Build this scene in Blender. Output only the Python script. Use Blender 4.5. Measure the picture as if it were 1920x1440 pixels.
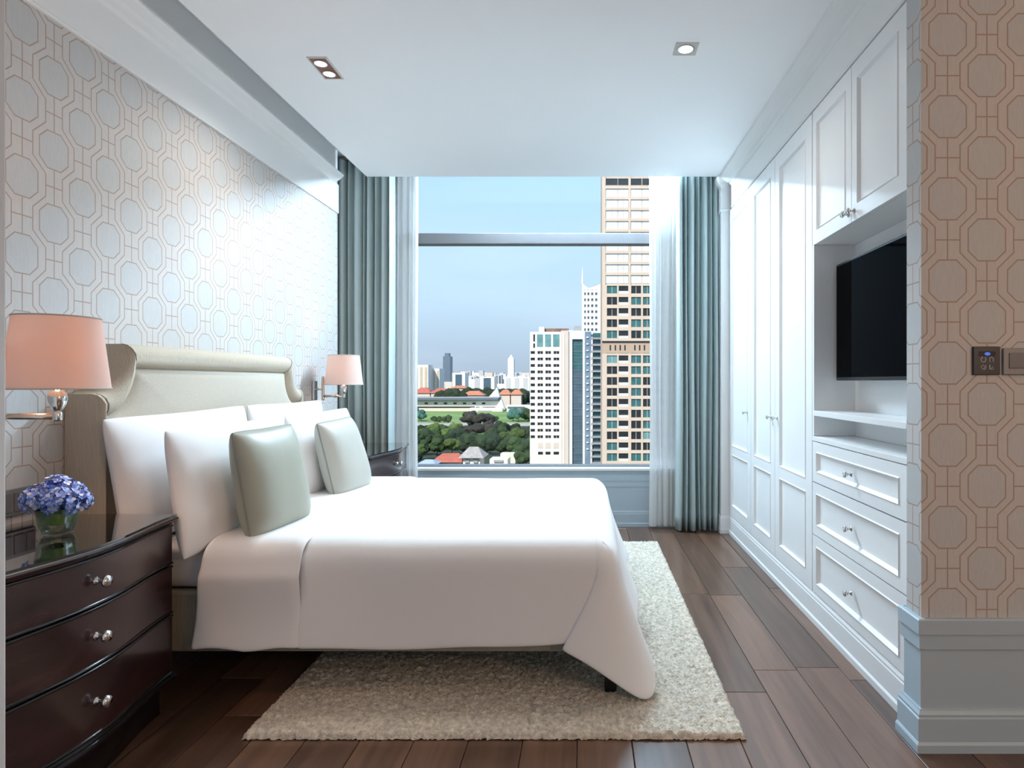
import bpy, bmesh, math, random
from mathutils import Vector, Matrix, noise
random.seed(7)
sc = bpy.context.scene
for o in list(bpy.data.objects): bpy.data.objects.remove(o)
COL = sc.collection
PI = math.pi

# ------------------------------------------------------------------ camera
F_PX, VPX, VPY, CAM_H = 1152.0, 1098.0, 716.0, 1.2
cam_d = bpy.data.cameras.new('camera'); cam = bpy.data.objects.new('camera', cam_d); COL.objects.link(cam)
cam.location = (0, 0, CAM_H); cam.rotation_euler = (PI/2, 0, 0)
cam_d.sensor_fit = 'HORIZONTAL'; cam_d.sensor_width = 36.0; cam_d.lens = 36.0*F_PX/1920
cam_d.shift_x = -(VPX-960)/1920; cam_d.shift_y = (VPY-720)/1920
cam_d.clip_start = 0.05; cam_d.clip_end = 12000
sc.camera = cam

# ------------------------------------------------------------------ view, world, sun, large lights
vs = sc.view_settings
vs.view_transform = 'Standard'; vs.look = 'None'; vs.gamma = 1.0; vs.exposure = 0.25; vs.use_curve_mapping = False
cy = sc.cycles
cy.use_denoising = True; cy.max_bounces = 10; cy.diffuse_bounces = 6; cy.glossy_bounces = 4
cy.transmission_bounces = 8; cy.transparent_max_bounces = 16; cy.caustics_reflective = False; cy.caustics_refractive = False
cy.sample_clamp_indirect = 6.0; cy.blur_glossy = 0.5

world = bpy.data.worlds.new('sky'); sc.world = world; world.use_nodes = True
wn, wl = world.node_tree.nodes, world.node_tree.links
wn.clear()
w_out = wn.new('ShaderNodeOutputWorld'); w_bg = wn.new('ShaderNodeBackground')
w_tc = wn.new('ShaderNodeTexCoord'); w_sep = wn.new('ShaderNodeSeparateXYZ'); w_ramp = wn.new('ShaderNodeValToRGB')
w_noise = wn.new('ShaderNodeTexNoise'); w_mix = wn.new('ShaderNodeMix'); w_mix.data_type = 'RGBA'
w_map = wn.new('ShaderNodeMapping')
wl.new(w_tc.outputs['Generated'], w_sep.inputs[0]); wl.new(w_sep.outputs['Z'], w_ramp.inputs[0])
wl.new(w_tc.outputs['Generated'], w_map.inputs[0]); w_map.inputs['Scale'].default_value = (2, 2, 9)
wl.new(w_map.outputs[0], w_noise.inputs['Vector']); w_noise.inputs['Scale'].default_value = 1.6; w_noise.inputs['Detail'].default_value = 5
stops = [(0.0, (.25, .305, .38)), (.04, (.277, .352, .44)), (.12, (.332, .455, .57)), (.22, (.325, .472, .62)), (.34, (.285, .46, .64)), (1.0, (.11, .25, .55))]
cr = w_ramp.color_ramp
while len(cr.elements) < len(stops): cr.elements.new(0.5)
for e, (p, c) in zip(cr.elements, stops): e.position = p; e.color = (*c, 1)
wl.new(w_ramp.outputs[0], w_mix.inputs['A']); w_mix.inputs['B'].default_value = (.72, .78, .86, 1)
w_m = wn.new('ShaderNodeMapRange'); w_m.inputs['From Min'].default_value = .5; w_m.inputs['From Max'].default_value = .8; w_m.inputs['To Max'].default_value = .10
wl.new(w_noise.outputs['Fac'], w_m.inputs['Value']); wl.new(w_m.outputs[0], w_mix.inputs['Factor'])
wl.new(w_mix.outputs['Result'], w_bg.inputs[0]); w_bg.inputs[1].default_value = 1.55
wl.new(w_bg.outputs[0], w_out.inputs[0])

def light(name, kind, loc, energy, color, rot=(0, 0, 0), **kw):
    d = bpy.data.lights.new(name, kind); d.energy = energy; d.color = color
    for k, v in kw.items(): setattr(d, k, v)
    o = bpy.data.objects.new(name, d); COL.objects.link(o); o.location = loc; o.rotation_euler = rot
    return o
# the sun stands behind the hotel, so it lights the city and not the room
sun = light('sun', 'SUN', (0, -10, 50), 4.0, (1, .95, .86), angle=.01)
sun.rotation_euler = Vector((.45, 1.0, -.95)).to_track_quat('-Z', 'Y').to_euler()

DAYFILL_W, DOWN_W, REAR_W = 158, 19, 13
# unseen light added above the window head, boosting the cool daylight in the room
light('daylight_fill_light', 'AREA', (-.05, 5.08, 2.927), DAYFILL_W, (.62, .83, 1.0),
      Vector((0, -1, -.75)).to_track_quat('-Z', 'Y').to_euler(), shape='RECTANGLE', size=1.6, size_y=.05)
# camera's side of the opening: added unseen fill spots, and the living room lamp
for lx, ly in ((-1.2, -.9), (.6, -.9), (2.4, -.9)):
    light('rear_fill_spot', 'SPOT', (lx, ly, 2.79), REAR_W, (1, .86, .72), spot_size=math.radians(150), spot_blend=.9, shadow_soft_size=.06)
light('living_room_lamp_light', 'POINT', (2.3, -.5, 1.75), 42, (1, .70, .48), shadow_soft_size=.15)

# ------------------------------------------------------------------ materials
MATS = {}
def nmat(name):
    m = bpy.data.materials.new(name); m.use_nodes = True
    return m, m.node_tree.nodes, m.node_tree.links, m.node_tree.nodes['Principled BSDF']
def mat(name, color, rough=.5, metal=0.0, var=0.0, scale=8.0, bump=0.0, bscale=60.0, stretch=(1, 1, 1), rnd=0.0, spec=.5, coat=0.0):
    if name in MATS: return MATS[name]
    m, n, l, b = nmat(name)
    b.inputs['Roughness'].default_value = rough; b.inputs['Metallic'].default_value = metal
    b.inputs['Specular IOR Level'].default_value = spec; b.inputs['Coat Weight'].default_value = coat
    b.inputs['Base Color'].default_value = (*color, 1)
    tc = n.new('ShaderNodeTexCoord'); mp = n.new('ShaderNodeMapping'); mp.inputs['Scale'].default_value = stretch
    l.new(tc.outputs['Object'], mp.inputs[0])
    src = None
    if var > 0:
        t = n.new('ShaderNodeTexNoise'); t.inputs['Scale'].default_value = scale; t.inputs['Detail'].default_value = 6
        l.new(mp.outputs[0], t.inputs['Vector'])
        r = n.new('ShaderNodeMapRange'); r.inputs['From Min'].default_value = .25; r.inputs['From Max'].default_value = .75
        r.inputs['To Min'].default_value = 1-var; r.inputs['To Max'].default_value = 1+var
        l.new(t.outputs['Fac'], r.inputs['Value']); src = r.outputs[0]
    if rnd > 0:
        oi = n.new('ShaderNodeObjectInfo'); r2 = n.new('ShaderNodeMapRange')
        r2.inputs['To Min'].default_value = 1-rnd; r2.inputs['To Max'].default_value = 1+rnd
        l.new(oi.outputs['Random'], r2.inputs['Value'])
        if src is None: src = r2.outputs[0]
        else:
            mu = n.new('ShaderNodeMath'); mu.operation = 'MULTIPLY'; l.new(src, mu.inputs[0]); l.new(r2.outputs[0], mu.inputs[1]); src = mu.outputs[0]
    if src is not None:
        vm = n.new('ShaderNodeVectorMath'); vm.operation = 'SCALE'; vm.inputs[0].default_value = color
        l.new(src, vm.inputs['Scale']); l.new(vm.outputs[0], b.inputs['Base Color'])
    if bump > 0:
        t2 = n.new('ShaderNodeTexNoise'); t2.inputs['Scale'].default_value = bscale; t2.inputs['Detail'].default_value = 4
        l.new(mp.outputs[0], t2.inputs['Vector'])
        bp = n.new('ShaderNodeBump'); bp.inputs['Strength'].default_value = bump; bp.inputs['Distance'].default_value = .01
        l.new(t2.outputs['Fac'], bp.inputs['Height']); l.new(bp.outputs[0], b.inputs['Normal'])
    MATS[name] = m
    return m
def emit(name, color, strength):
    if name in MATS: return MATS[name]
    m, n, l, b = nmat(name)
    b.inputs['Base Color'].default_value = (*color, 1); b.inputs['Emission Color'].default_value = (*color, 1)
    b.inputs['Emission Strength'].default_value = strength
    MATS[name] = m; return m
def glass(name, tint=(1, 1, 1), gloss_rough=0.0, ior=1.45, refl=1.0):
    """thin pane: clear transmission with a Fresnel mirror coat"""
    if name in MATS: return MATS[name]
    m, n, l, b = nmat(name); n.remove(b)
    out = n['Material Output']
    tr = n.new('ShaderNodeBsdfTransparent'); tr.inputs[0].default_value = (*tint, 1)
    gl = n.new('ShaderNodeBsdfGlossy'); gl.inputs['Roughness'].default_value = gloss_rough
    fr = n.new('ShaderNodeFresnel'); fr.inputs[0].default_value = ior
    mu = n.new('ShaderNodeMath'); mu.operation = 'MULTIPLY'; mu.inputs[1].default_value = refl
    l.new(fr.outputs[0], mu.inputs[0])
    mx = n.new('ShaderNodeMixShader'); l.new(mu.outputs[0], mx.inputs[0]); l.new(tr.outputs[0], mx.inputs[1]); l.new(gl.outputs[0], mx.inputs[2])
    l.new(mx.outputs[0], out.inputs[0]); MATS[name] = m; return m
def cloth_translucent(name, color, trans, clear=0.0, bump=0.0):
    """fabric that lets light through: diffuse + translucent (+ open weave)"""
    if name in MATS: return MATS[name]
    m, n, l, b = nmat(name); n.remove(b); out = n['Material Output']
    d = n.new('ShaderNodeBsdfDiffuse'); t = n.new('ShaderNodeBsdfTranslucent'); p = n.new('ShaderNodeBsdfTransparent')
    tc = n.new('ShaderNodeTexCoord'); mp = n.new('ShaderNodeMapping'); mp.inputs['Scale'].default_value = (60, 60, 4)
    tx = n.new('ShaderNodeTexNoise'); tx.inputs['Scale'].default_value = 6; l.new(tc.outputs['Object'], mp.inputs[0]); l.new(mp.outputs[0], tx.inputs['Vector'])
    r = n.new('ShaderNodeMapRange'); r.inputs['To Min'].default_value = .93; r.inputs['To Max'].default_value = 1.05; l.new(tx.outputs['Fac'], r.inputs['Value'])
    vm = n.new('ShaderNodeVectorMath'); vm.operation = 'SCALE'; vm.inputs[0].default_value = color; l.new(r.outputs[0], vm.inputs['Scale'])
    l.new(vm.outputs[0], d.inputs[0]); l.new(vm.outputs[0], t.inputs[0])
    mx = n.new('ShaderNodeMixShader'); mx.inputs[0].default_value = trans; l.new(d.outputs[0], mx.inputs[1]); l.new(t.outputs[0], mx.inputs[2])
    m2 = n.new('ShaderNodeMixShader'); m2.inputs[0].default_value = clear; l.new(mx.outputs[0], m2.inputs[1]); l.new(p.outputs[0], m2.inputs[2])
    l.new(m2.outputs[0], out.inputs[0]); MATS[name] = m; return m

def wallpaper(name, axis, u0, v0):
    """octagon trellis print; axis 0 -> u = X, 1 -> u = Y; (u0, v0) is the centre of one octagon"""
    m, n, l, b = nmat(name)
    tc = n.new('ShaderNodeTexCoord'); sp = n.new('ShaderNodeSeparateXYZ'); l.new(tc.outputs['Object'], sp.inputs[0])
    def M(op, a, c=None, d=None):
        x = n.new('ShaderNodeMath'); x.operation = op
        for i, s in enumerate((a, c, d)):
            if s is None: continue
            if isinstance(s, (int, float)): x.inputs[i].default_value = s
            else: l.new(s, x.inputs[i])
        return x.outputs[0]
    S = 5.81e-4
    x = M('PINGPONG', M('DIVIDE', M('SUBTRACT', sp.outputs[axis], u0), S), 221.0)
    y = M('PINGPONG', M('DIVIDE', M('SUBTRACT', sp.outputs[2], v0), S), 231.0)
    xi, yi = M('SUBTRACT', 221.0, x), M('SUBTRACT', 231.0, y)
    def octo(a, c):
        q = M('MULTIPLY', M('SUBTRACT', M('ADD', a, c), 167.0), .7071)
        return M('MAXIMUM', M('MAXIMUM', M('SUBTRACT', a, 105.0), M('SUBTRACT', c, 118.0)), q)
    o1, o2 = octo(x, y), octo(xi, yi)
    diag = M('MULTIPLY', M('SUBTRACT', M('ADD', x, y), 230.0), .7071)
    wave = M('ABSOLUTE', M('MAXIMUM', M('SUBTRACT', x, 160.0), M('MINIMUM', M('SUBTRACT', x, 70.0), diag)))
    segs = [M('MAXIMUM', x, M('SUBTRACT', 118.0, y)), M('MAXIMUM', yi, M('SUBTRACT', x, 70.0)),
            M('MAXIMUM', xi, M('SUBTRACT', y, 113.0)), M('MAXIMUM', y, M('SUBTRACT', 160.0, x))]
    d = M('MINIMUM', M('MINIMUM', M('ABSOLUTE', o1), M('ABSOLUTE', o2)), wave)
    for s in segs: d = M('MINIMUM', d, s)
    line = n.new('ShaderNodeMapRange'); line.inputs['From Min'].default_value = 2.4; line.inputs['From Max'].default_value = 5.0
    line.inputs['To Min'].default_value = 1; line.inputs['To Max'].default_value = 0; l.new(d, line.inputs['Value'])
    inside = M('LESS_THAN', M('MINIMUM', o1, o2), 0.0)
    # woven ground
    mp = n.new('ShaderNodeMapping'); mp.inputs['Scale'].default_value = (300, 300, 30); l.new(tc.outputs['Object'], mp.inputs[0])
    tx = n.new('ShaderNodeTexNoise'); tx.inputs['Scale'].default_value = 1.0; l.new(mp.outputs[0], tx.inputs['Vector'])
    g1 = n.new('ShaderNodeMix'); g1.data_type = 'RGBA'; g1.inputs['A'].default_value = (.645, .62, .60, 1); g1.inputs['B'].default_value = (.605, .605, .60, 1); l.new(inside, g1.inputs['Factor'])
    g2 = n.new('ShaderNodeMix'); g2.data_type = 'RGBA'; g2.blend_type = 'MULTIPLY'; g2.inputs['Factor'].default_value = .18
    l.new(g1.outputs['Result'], g2.inputs['A']); l.new(tx.outputs['Fac'], g2.inputs['B'])
    g3 = n.new('ShaderNodeMix'); g3.data_type = 'RGBA'; g3.inputs['B'].default_value = (.41, .31, .255, 1)
    l.new(line.outputs[0], g3.inputs['Factor']); l.new(g2.outputs['Result'], g3.inputs['A'])
    l.new(g3.outputs['Result'], b.inputs['Base Color']); b.inputs['Roughness'].default_value = .7; b.inputs['Specular IOR Level'].default_value = .2
    return m

def wood(name, c1, c2, rough, axis=1, scale=1.0, rnd=.0, coat=.0):
    m, n, l, b = nmat(name)
    tc = n.new('ShaderNodeTexCoord'); mp = n.new('ShaderNodeMapping'); s = [28*scale]*3; s[axis] = 1.6*scale
    mp.inputs['Scale'].default_value = s
    oi = n.new('ShaderNodeObjectInfo'); ad = n.new('ShaderNodeVectorMath'); ad.operation = 'ADD'
    sx = n.new('ShaderNodeMath'); sx.operation = 'MULTIPLY'; sx.inputs[1].default_value = 37.0; l.new(oi.outputs['Random'], sx.inputs[0])
    l.new(tc.outputs['Object'], ad.inputs[0]); l.new(sx.outputs[0], ad.inputs[1]); l.new(ad.outputs[0], mp.inputs[0])
    t = n.new('ShaderNodeTexNoise'); t.inputs['Scale'].default_value = 1.0; t.inputs['Detail'].default_value = 8; t.inputs['Distortion'].default_value = .6
    l.new(mp.outputs[0], t.inputs['Vector'])
    r = n.new('ShaderNodeValToRGB'); r.color_ramp.elements[0].position = .3; r.color_ramp.elements[1].position = .72
    r.color_ramp.elements[0].color = (*c1, 1); r.color_ramp.elements[1].color = (*c2, 1); l.new(t.outputs['Fac'], r.inputs[0])
    rr = n.new('ShaderNodeMapRange'); rr.inputs['To Min'].default_value = 1-rnd; rr.inputs['To Max'].default_value = 1+rnd*1.1; l.new(oi.outputs['Random'], rr.inputs['Value'])
    vm = n.new('ShaderNodeVectorMath'); vm.operation = 'SCALE'; l.new(r.outputs[0], vm.inputs[0]); l.new(rr.outputs[0], vm.inputs['Scale'])
    l.new(vm.outputs[0], b.inputs['Base Color']); b.inputs['Roughness'].default_value = rough; b.inputs['Coat Weight'].default_value = coat
    b.inputs['Coat Roughness'].default_value = .12
    return m

WHITE = mat('white_paint', (.83, .83, .82), .45, var=.015, scale=3)
CEIL = mat('ceiling_paint', (.91, .91, .91), .8, var=.01, scale=2)
LACQ = mat('white_lacquer', (.86, .865, .865), .28, var=.01, scale=3)
WAINS = mat('wainscot_paint', (.44, .54, .61), .45, var=.015, scale=3)
PLANK = wood('floor_wood', (.085, .043, .025), (.165, .088, .056), .30, 1, .8, .40, .2)
SUBFL = mat('dark_joint', (.008, .006, .005), .8, var=.05)
NSTAND = wood('mahogany', (.020, .009, .009), (.048, .020, .019), .22, 1, .8, .1, .5)
NDARK = mat('dark_bead', (.012, .009, .010), .18, var=.05)
LINEN = mat('beige_linen', (.53, .46, .365), .85, var=.12, scale=2.0, bump=.35, bscale=3.0, stretch=(130, 130, 6))
LINEN_H = mat('beige_linen_panel', (.54, .485, .405), .85, var=.07, scale=2.0, bump=.2, bscale=3.0, stretch=(20, 40, 160))
COTTON = mat('white_cotton', (.86, .85, .85), .8, var=.01, scale=4, bump=.08, bscale=14)
SAGE = mat('sage_satin', (.38, .38, .305), .42, var=.04, scale=3, bump=.06, bscale=12)
DOVE = mat('dove_satin', (.47, .45, .395), .42, var=.04, scale=3, bump=.06, bscale=12)
SAGE_P = mat('sage_piping', (.26, .27, .23), .5, var=.03)
CURT = cloth_translucent('teal_curtain', (.50, .59, .59), .05)
SHEER = cloth_translucent('white_sheer', (.98, .965, .94), .55, .06)
CHROME = mat('polished_nickel', (.75, .74, .72), .12, 1.0, var=.02)
RUGM = mat('ivory_wool', (.62, .555, .46), .95, var=.38, scale=60, bump=.6, bscale=160)
BLACK = mat('black_leg', (.006, .006, .006), .4, var=.05)
ALU = mat('grey_aluminium', (.21, .21, .22), .5, .1, var=.02)
PANE = glass('window_glass', (.98, .985, .985), refl=.15)
print('materials ok')

# ------------------------------------------------------------------ mesh helpers
class MB:
    def __init__(s): s.v, s.f, s.mi = [], [], []
    def add(s, verts, faces, mi=0):
        k = len(s.v); s.v += [tuple(p) for p in verts]; s.f += [tuple(i+k for i in f) for f in faces]; s.mi += [mi]*len(faces); return s
    def box(s, x0, x1, y0, y1, z0, z1, mi=0):
        v = [(x, y, z) for x in (x0, x1) for y in (y0, y1) for z in (z0, z1)]
        return s.add(v, [(0, 1, 3, 2), (4, 6, 7, 5), (0, 4, 5, 1), (2, 3, 7, 6), (0, 2, 6, 4), (1, 5, 7, 3)], mi)
    def grid(s, rows, closed_u=False, closed_v=False, mi=0):
        R, C = len(rows), len(rows[0]); v = [p for r in rows for p in r]; f = []
        for i in range(R if closed_v else R-1):
            for j in range(C if closed_u else C-1):
                f.append((i*C+j, i*C+(j+1) % C, ((i+1) % R)*C+(j+1) % C, ((i+1) % R)*C+j))
        return s.add(v, f, mi)
    def tube(s, pts, r, n=8, closed=False, cap=True, mi=0):
        pts = [Vector(p) for p in pts]; N = len(pts); rows = []
        up = Vector((0, 0, 1)); prev = None
        for i, p in enumerate(pts):
            a = pts[(i-1) % N] if (closed or i > 0) else p; c = pts[(i+1) % N] if (closed or i < N-1) else p
            t = (c-a).normalized()
            if prev is None:
                q = up if abs(t.dot(up)) < .9 else Vector((1, 0, 0)); u = t.cross(q).normalized()
            else:
                u = (prev - t*prev.dot(t)).normalized()
            prev = u; w = t.cross(u); rr = r[i] if isinstance(r, (list, tuple)) else r
            rows.append([p + (u*math.cos(2*PI*k/n) + w*math.sin(2*PI*k/n))*rr for k in range(n)])
        k0 = len(s.v); s.grid(rows, True, closed, mi)
        if cap and not closed:
            s.f.append(tuple(k0+i for i in range(n))[::-1]); s.mi.append(mi)
            s.f.append(tuple(k0+(N-1)*n+i for i in range(n))); s.mi.append(mi)
        return s
    def lathe(s, prof, c, n=24, axis='z', mi=0):
        rows = []
        for r, h in prof:
            ring = []
            for k in range(n):
                a = 2*PI*k/n; p, q = r*math.cos(a), r*math.sin(a)
                ring.append({'z': (c[0]+p, c[1]+q, c[2]+h), 'x': (c[0]+h, c[1]+p, c[2]+q), 'y': (c[0]+p, c[1]+h, c[2]+q)}[axis])
            rows.append(ring)
        return s.grid(rows, True, False, mi)
    def ngon(s, pts, mi=0): return s.add(pts, [tuple(range(len(pts)))], mi)
    def build(s, name, material, parent=None, smooth=False, bevel=0.0, subsurf=0, solid=0.0, seg=2, fix=True):
        me = bpy.data.meshes.new(name); me.from_pydata(s.v, [], s.f)
        mats = material if isinstance(material, (list, tuple)) else [material]
        for m_ in mats: me.materials.append(m_)
        if len(mats) > 1:
            for p, k in zip(me.polygons, s.mi): p.material_index = k
        if fix:
            bm = bmesh.new(); bm.from_mesh(me); bmesh.ops.recalc_face_normals(bm, faces=bm.faces); bm.to_mesh(me); bm.free()
        me.validate(); me.update()
        if smooth: me.polygons.foreach_set('use_smooth', [True]*len(me.polygons))
        o = bpy.data.objects.new(name, me); COL.objects.link(o)
        if parent is not None: o.parent = parent
        if solid: q = o.modifiers.new('solid', 'SOLIDIFY'); q.thickness = solid; q.offset = 0
        if bevel: q = o.modifiers.new('bevel', 'BEVEL'); q.width = bevel; q.segments = seg; q.limit_method = 'ANGLE'; q.angle_limit = math.radians(40)
        if subsurf: q = o.modifiers.new('sub', 'SUBSURF'); q.levels = subsurf; q.render_levels = subsurf
        return o
def tag(o, label, cat=None, group=None, kind=None):
    o['label'] = label
    if cat: o['category'] = cat
    if group: o['group'] = group
    if kind: o['kind'] = kind
    return o
def empty(name, label, cat, group=None, loc=(0, 0, 0)):
    o = bpy.data.objects.new(name, None); COL.objects.link(o); o.empty_display_size = .05; o.location = loc
    return tag(o, label, cat, group)
def struct(o, label): return tag(o, label, None, None, 'structure')
def box(name, m, x0, x1, y0, y1, z0, z1, parent=None, bevel=0.0): return MB().box(x0, x1, y0, y1, z0, z1).build(name, m, parent, bevel=bevel)
def at(px, py, Y):
    """world point that the photograph shows at pixel (px, py) when it lies at depth Y"""
    return Vector(((px-VPX)*Y/F_PX, Y, CAM_H-(py-VPY)*Y/F_PX))
def linked(src, name, parent=None):
    o = bpy.data.objects.new(name, src.data); COL.objects.link(o)
    if parent is not None: o.parent = parent
    return o
def mould(mb, prof, p0, p1, out):
    """sweep a closed profile [(outwards, z)] from p0 to p1 (x, y); out = outward direction (x, y)"""
    rows = [[(p[0]+out[0]*a, p[1]+out[1]*a, z) for a, z in prof] for p in (p0, p1)]
    k = len(mb.v); n = len(prof); mb.grid(rows, True)
    mb.f += [tuple(range(k, k+n)), tuple(range(k+n, k+2*n))]; mb.mi += [0, 0]
    return mb

# ------------------------------------------------------------------ room constants
XL, YL_END = -1.955, 4.843          # left wall and where it stops
ZC, ZC2 = 2.82, 3.02                # ceiling, upper slab over the recess
YW = 5.10                           # window wall (inner face)
XW = 1.14                           # wardrobe front plane
RF, RB, RX = 2.008, 2.099, 1.097    # right-hand partition: front, back, end face
LPX, LPY = -1.268, 1.345            # left-hand pier corner
SILL = .487

# ------------------------------------------------------------------ floor with planks
fl = MB().box(-3.2, 3.7, -3.4, 5.35, -.2, -.016).build('floor', SUBFL); struct(fl, 'dark reddish brown hardwood plank floor')
pw, seam0 = .182, .70
ncol0 = -16
for c in range(ncol0, 18):
    x0 = seam0 + c*pw; x1 = x0 + pw
    if x1 < -3.1 or x0 > 3.6: continue
    y = -3.3 - random.random()*1.2
    inner = (-2.1 < x0 < 1.3)
    while y < 5.1:
        L = random.choice((.9, 1.1, 1.25, 1.4)) if inner else 4.0
        y0, y1 = max(y, -3.3), min(y+L, 5.1)
        if y1-y0 > .03:
            zt = random.uniform(-.0006, 0)
            g = .0012
            b = MB(); v = []
            for (xx, yy, zz) in ((x0+g, y0+g, -.018), (x1-g, y0+g, -.018), (x1-g, y1-g, -.018), (x0+g, y1-g, -.018)): v.append((xx, yy, zz))
            for (xx, yy, zz) in ((x0+g, y0+g, zt-.0012), (x1-g, y0+g, zt-.0012), (x1-g, y1-g, zt-.0012), (x0+g, y1-g, zt-.0012)): v.append((xx, yy, zz))
            e = .0028
            for (xx, yy, zz) in ((x0+e, y0+e, zt), (x1-e, y0+e, zt), (x1-e, y1-e, zt), (x0+e, y1-e, zt)): v.append((xx, yy, zz))
            f = [(0, 3, 2, 1), (8, 9, 10, 11)]
            for k in range(4):
                f += [(k, (k+1) % 4, 4+(k+1) % 4, 4+k), (4+k, 4+(k+1) % 4, 8+(k+1) % 4, 8+k)]
            b.add(v, f).build('plank', PLANK, fl, fix=False)
        y += L

# ------------------------------------------------------------------ walls
WPL = wallpaper('wallpaper_left', 1, 2.132, 2.182)
WPR = wallpaper('wallpaper_front', 0, 1.183, 2.335)
WPE = wallpaper('wallpaper_end', 1, 2.06, 2.20)
o = MB().box(XL-.12, XL, LPY-.1, YL_END, 0, 2.785).build('wall_left', WPL); struct(o, 'pale wallpapered wall with octagon trellis behind the bed')
o = MB().box(XL-.32, XL-.2, YL_END-.1, YW+.2, 0, ZC2).box(XL-.2, XL-.12, YL_END-.1, YL_END, 0, ZC2).build('wall_left_recess', WHITE); struct(o, 'white return wall of the curtain recess')
o = MB().box(XL-.12, XL, LPY-.1, YL_END, 2.785, ZC2).build('wall_left_upper', CEIL); struct(o, 'plain grey upper wall in the ceiling recess')
# left pier and the room behind the camera
o = MB().box(-3.2, LPX, LPY-.25, LPY, 0, ZC2).build('wall_left_front', mat('jamb_paint', (.60, .575, .565), .5, var=.02), bevel=.004); struct(o, 'grey painted edge of the left-hand opening')
o = MB().box(-3.32, -3.2, -3.4, LPY, 0, ZC2).build('wall_left_rear', WHITE); struct(o, 'living room side wall out of view')
rb = MB().box(-3.2, -2.2, -3.4, -3.28, 0, ZC2).box(1.4, 3.7, -3.4, -3.28, 0, ZC2).box(-2.2, 1.4, -3.4, -3.28, 0, .45).box(-2.2, 1.4, -3.4, -3.28, 2.55, ZC2)
o = rb.build('wall_rear', WHITE); struct(o, 'living room window wall out of view')
o = MB().box(3.7, 3.82, -3.4, RB, 0, ZC2).build('wall_right_rear', WHITE); struct(o, 'living room right wall out of view')
# right-hand partition with wallpaper on two faces
b = MB().box(RX, 3.7, RF, RB, 0, ZC2)
part = b.build('wall_right_front', [WPR, WPE])
for p in part.data.polygons:
    if abs(p.normal.x) > .5: p.material_index = 1
struct(part, 'tan wallpapered partition beside the opening')
# wall behind the wardrobes
o = box('wall_right', WHITE, 1.76, 1.88, RB, YW+.2, 0, ZC2); struct(o, 'wall behind the fitted wardrobes')
# pier at the far end of the wardrobe run
o = box('wall_right_pier', WHITE, 1.074, 1.76, 4.87, YW+.2, 0, ZC2); struct(o, 'narrow white pier between wardrobe and curtain')
# window wall with opening
WX0, WX1, WTOP = -1.62, .95, 3.01
b = MB().box(XL-.2, 1.074, YW, YW+.2, 0, SILL-.02).box(XL-.2, WX0, YW, YW+.2, SILL-.02, ZC2).box(WX1, 1.074, YW, YW+.2, SILL-.02, ZC2).box(WX0, WX1, YW, YW+.2, WTOP, ZC2)
o = b.build('wall_back', WAINS); struct(o, 'window wall below and beside the glass')
# ceiling: dropped slab, its edges, and the upper slab over the recess and the curtain pocket
b = MB().box(-1.728, 3.7, LPY-.1, 4.85, ZC, ZC2).box(-3.2, 3.7, -3.4, LPY-.1, ZC, ZC2)
o = b.build('ceiling', CEIL); struct(o, 'smooth white dropped ceiling')
o = box('ceiling_upper', CEIL, -3.4, 3.9, -3.5, YW+.2, ZC2, ZC2+.2); struct(o, 'upper ceiling over the curtain recess')

# window: frame, transom, sill, panes
wf = MB()
wf.box(WX0, WX0+.06, YW+.05, YW+.15, SILL, WTOP).box(WX1-.06, WX1, YW+.05, YW+.15, SILL, WTOP)
wf.box(WX0+.06, WX1-.06, YW+.05, YW+.15, SILL, SILL+.012).box(WX0+.06, WX1-.06, YW+.05, YW+.15, WTOP-.05, WTOP)
win = wf.build('window_1', ALU); struct(win, 'large picture window with grey transom bar')
tz0, tz1 = CAM_H+(VPY-457)*(YW+.05)/F_PX, CAM_H+(VPY-437)*(YW+.05)/F_PX
box('transom', ALU, WX0+.06, WX1-.06, YW+.05, YW+.15, tz0, tz1, win, .004)
box('pane', PANE, WX0+.055, WX1-.055, YW+.095, YW+.105, SILL+.010, tz0+.005, win)
box('pane', PANE, WX0+.055, WX1-.055, YW+.095, YW+.105, tz1-.005, WTOP-.045, win)
box('sill', WHITE, XL-.2, 1.074, YW-.03, YW+.08, SILL-.022, SILL, win, .004)

# wainscot under the window
CAPZ = .43
def wainscot(name, label, p0, p1, out, proud=.012, m=WAINS, zt=CAPZ):
    b = MB()
    mould(b, [(0, zt-.05), (proud, zt-.05), (proud, zt-.004), (proud-.004, zt), (0, zt)], p0, p1, out)
    mould(b, [(0, zt-.1), (proud*.5, zt-.1), (proud*.5, zt-.05), (0, zt-.05)], p0, p1, out)
    o = b.build(name, m); struct(o, label); return o
def skirting(name, label, p0, p1, out, h=.135, m=WAINS, t=.014):
    b = MB()
    mould(b, [(0, 0), (t+.006, 0), (t+.006, .026), (t+.002, .032), (t, .034), (t, h-.03), (t*.75, h-.026), (t*.8, h-.016), (t*.4, h-.006), (t*.3, h), (0, h)], p0, p1, out)
    o = b.build(name, m); struct(o, label); return o
wainscot('trim_1', 'stepped cap rail under the window sill', (XL-.2, YW), (1.074, YW), (0, -1))
skirting('baseboard_back', 'moulded baseboard under the window', (XL-.2, YW), (1.074, YW), (0, -1))
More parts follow.
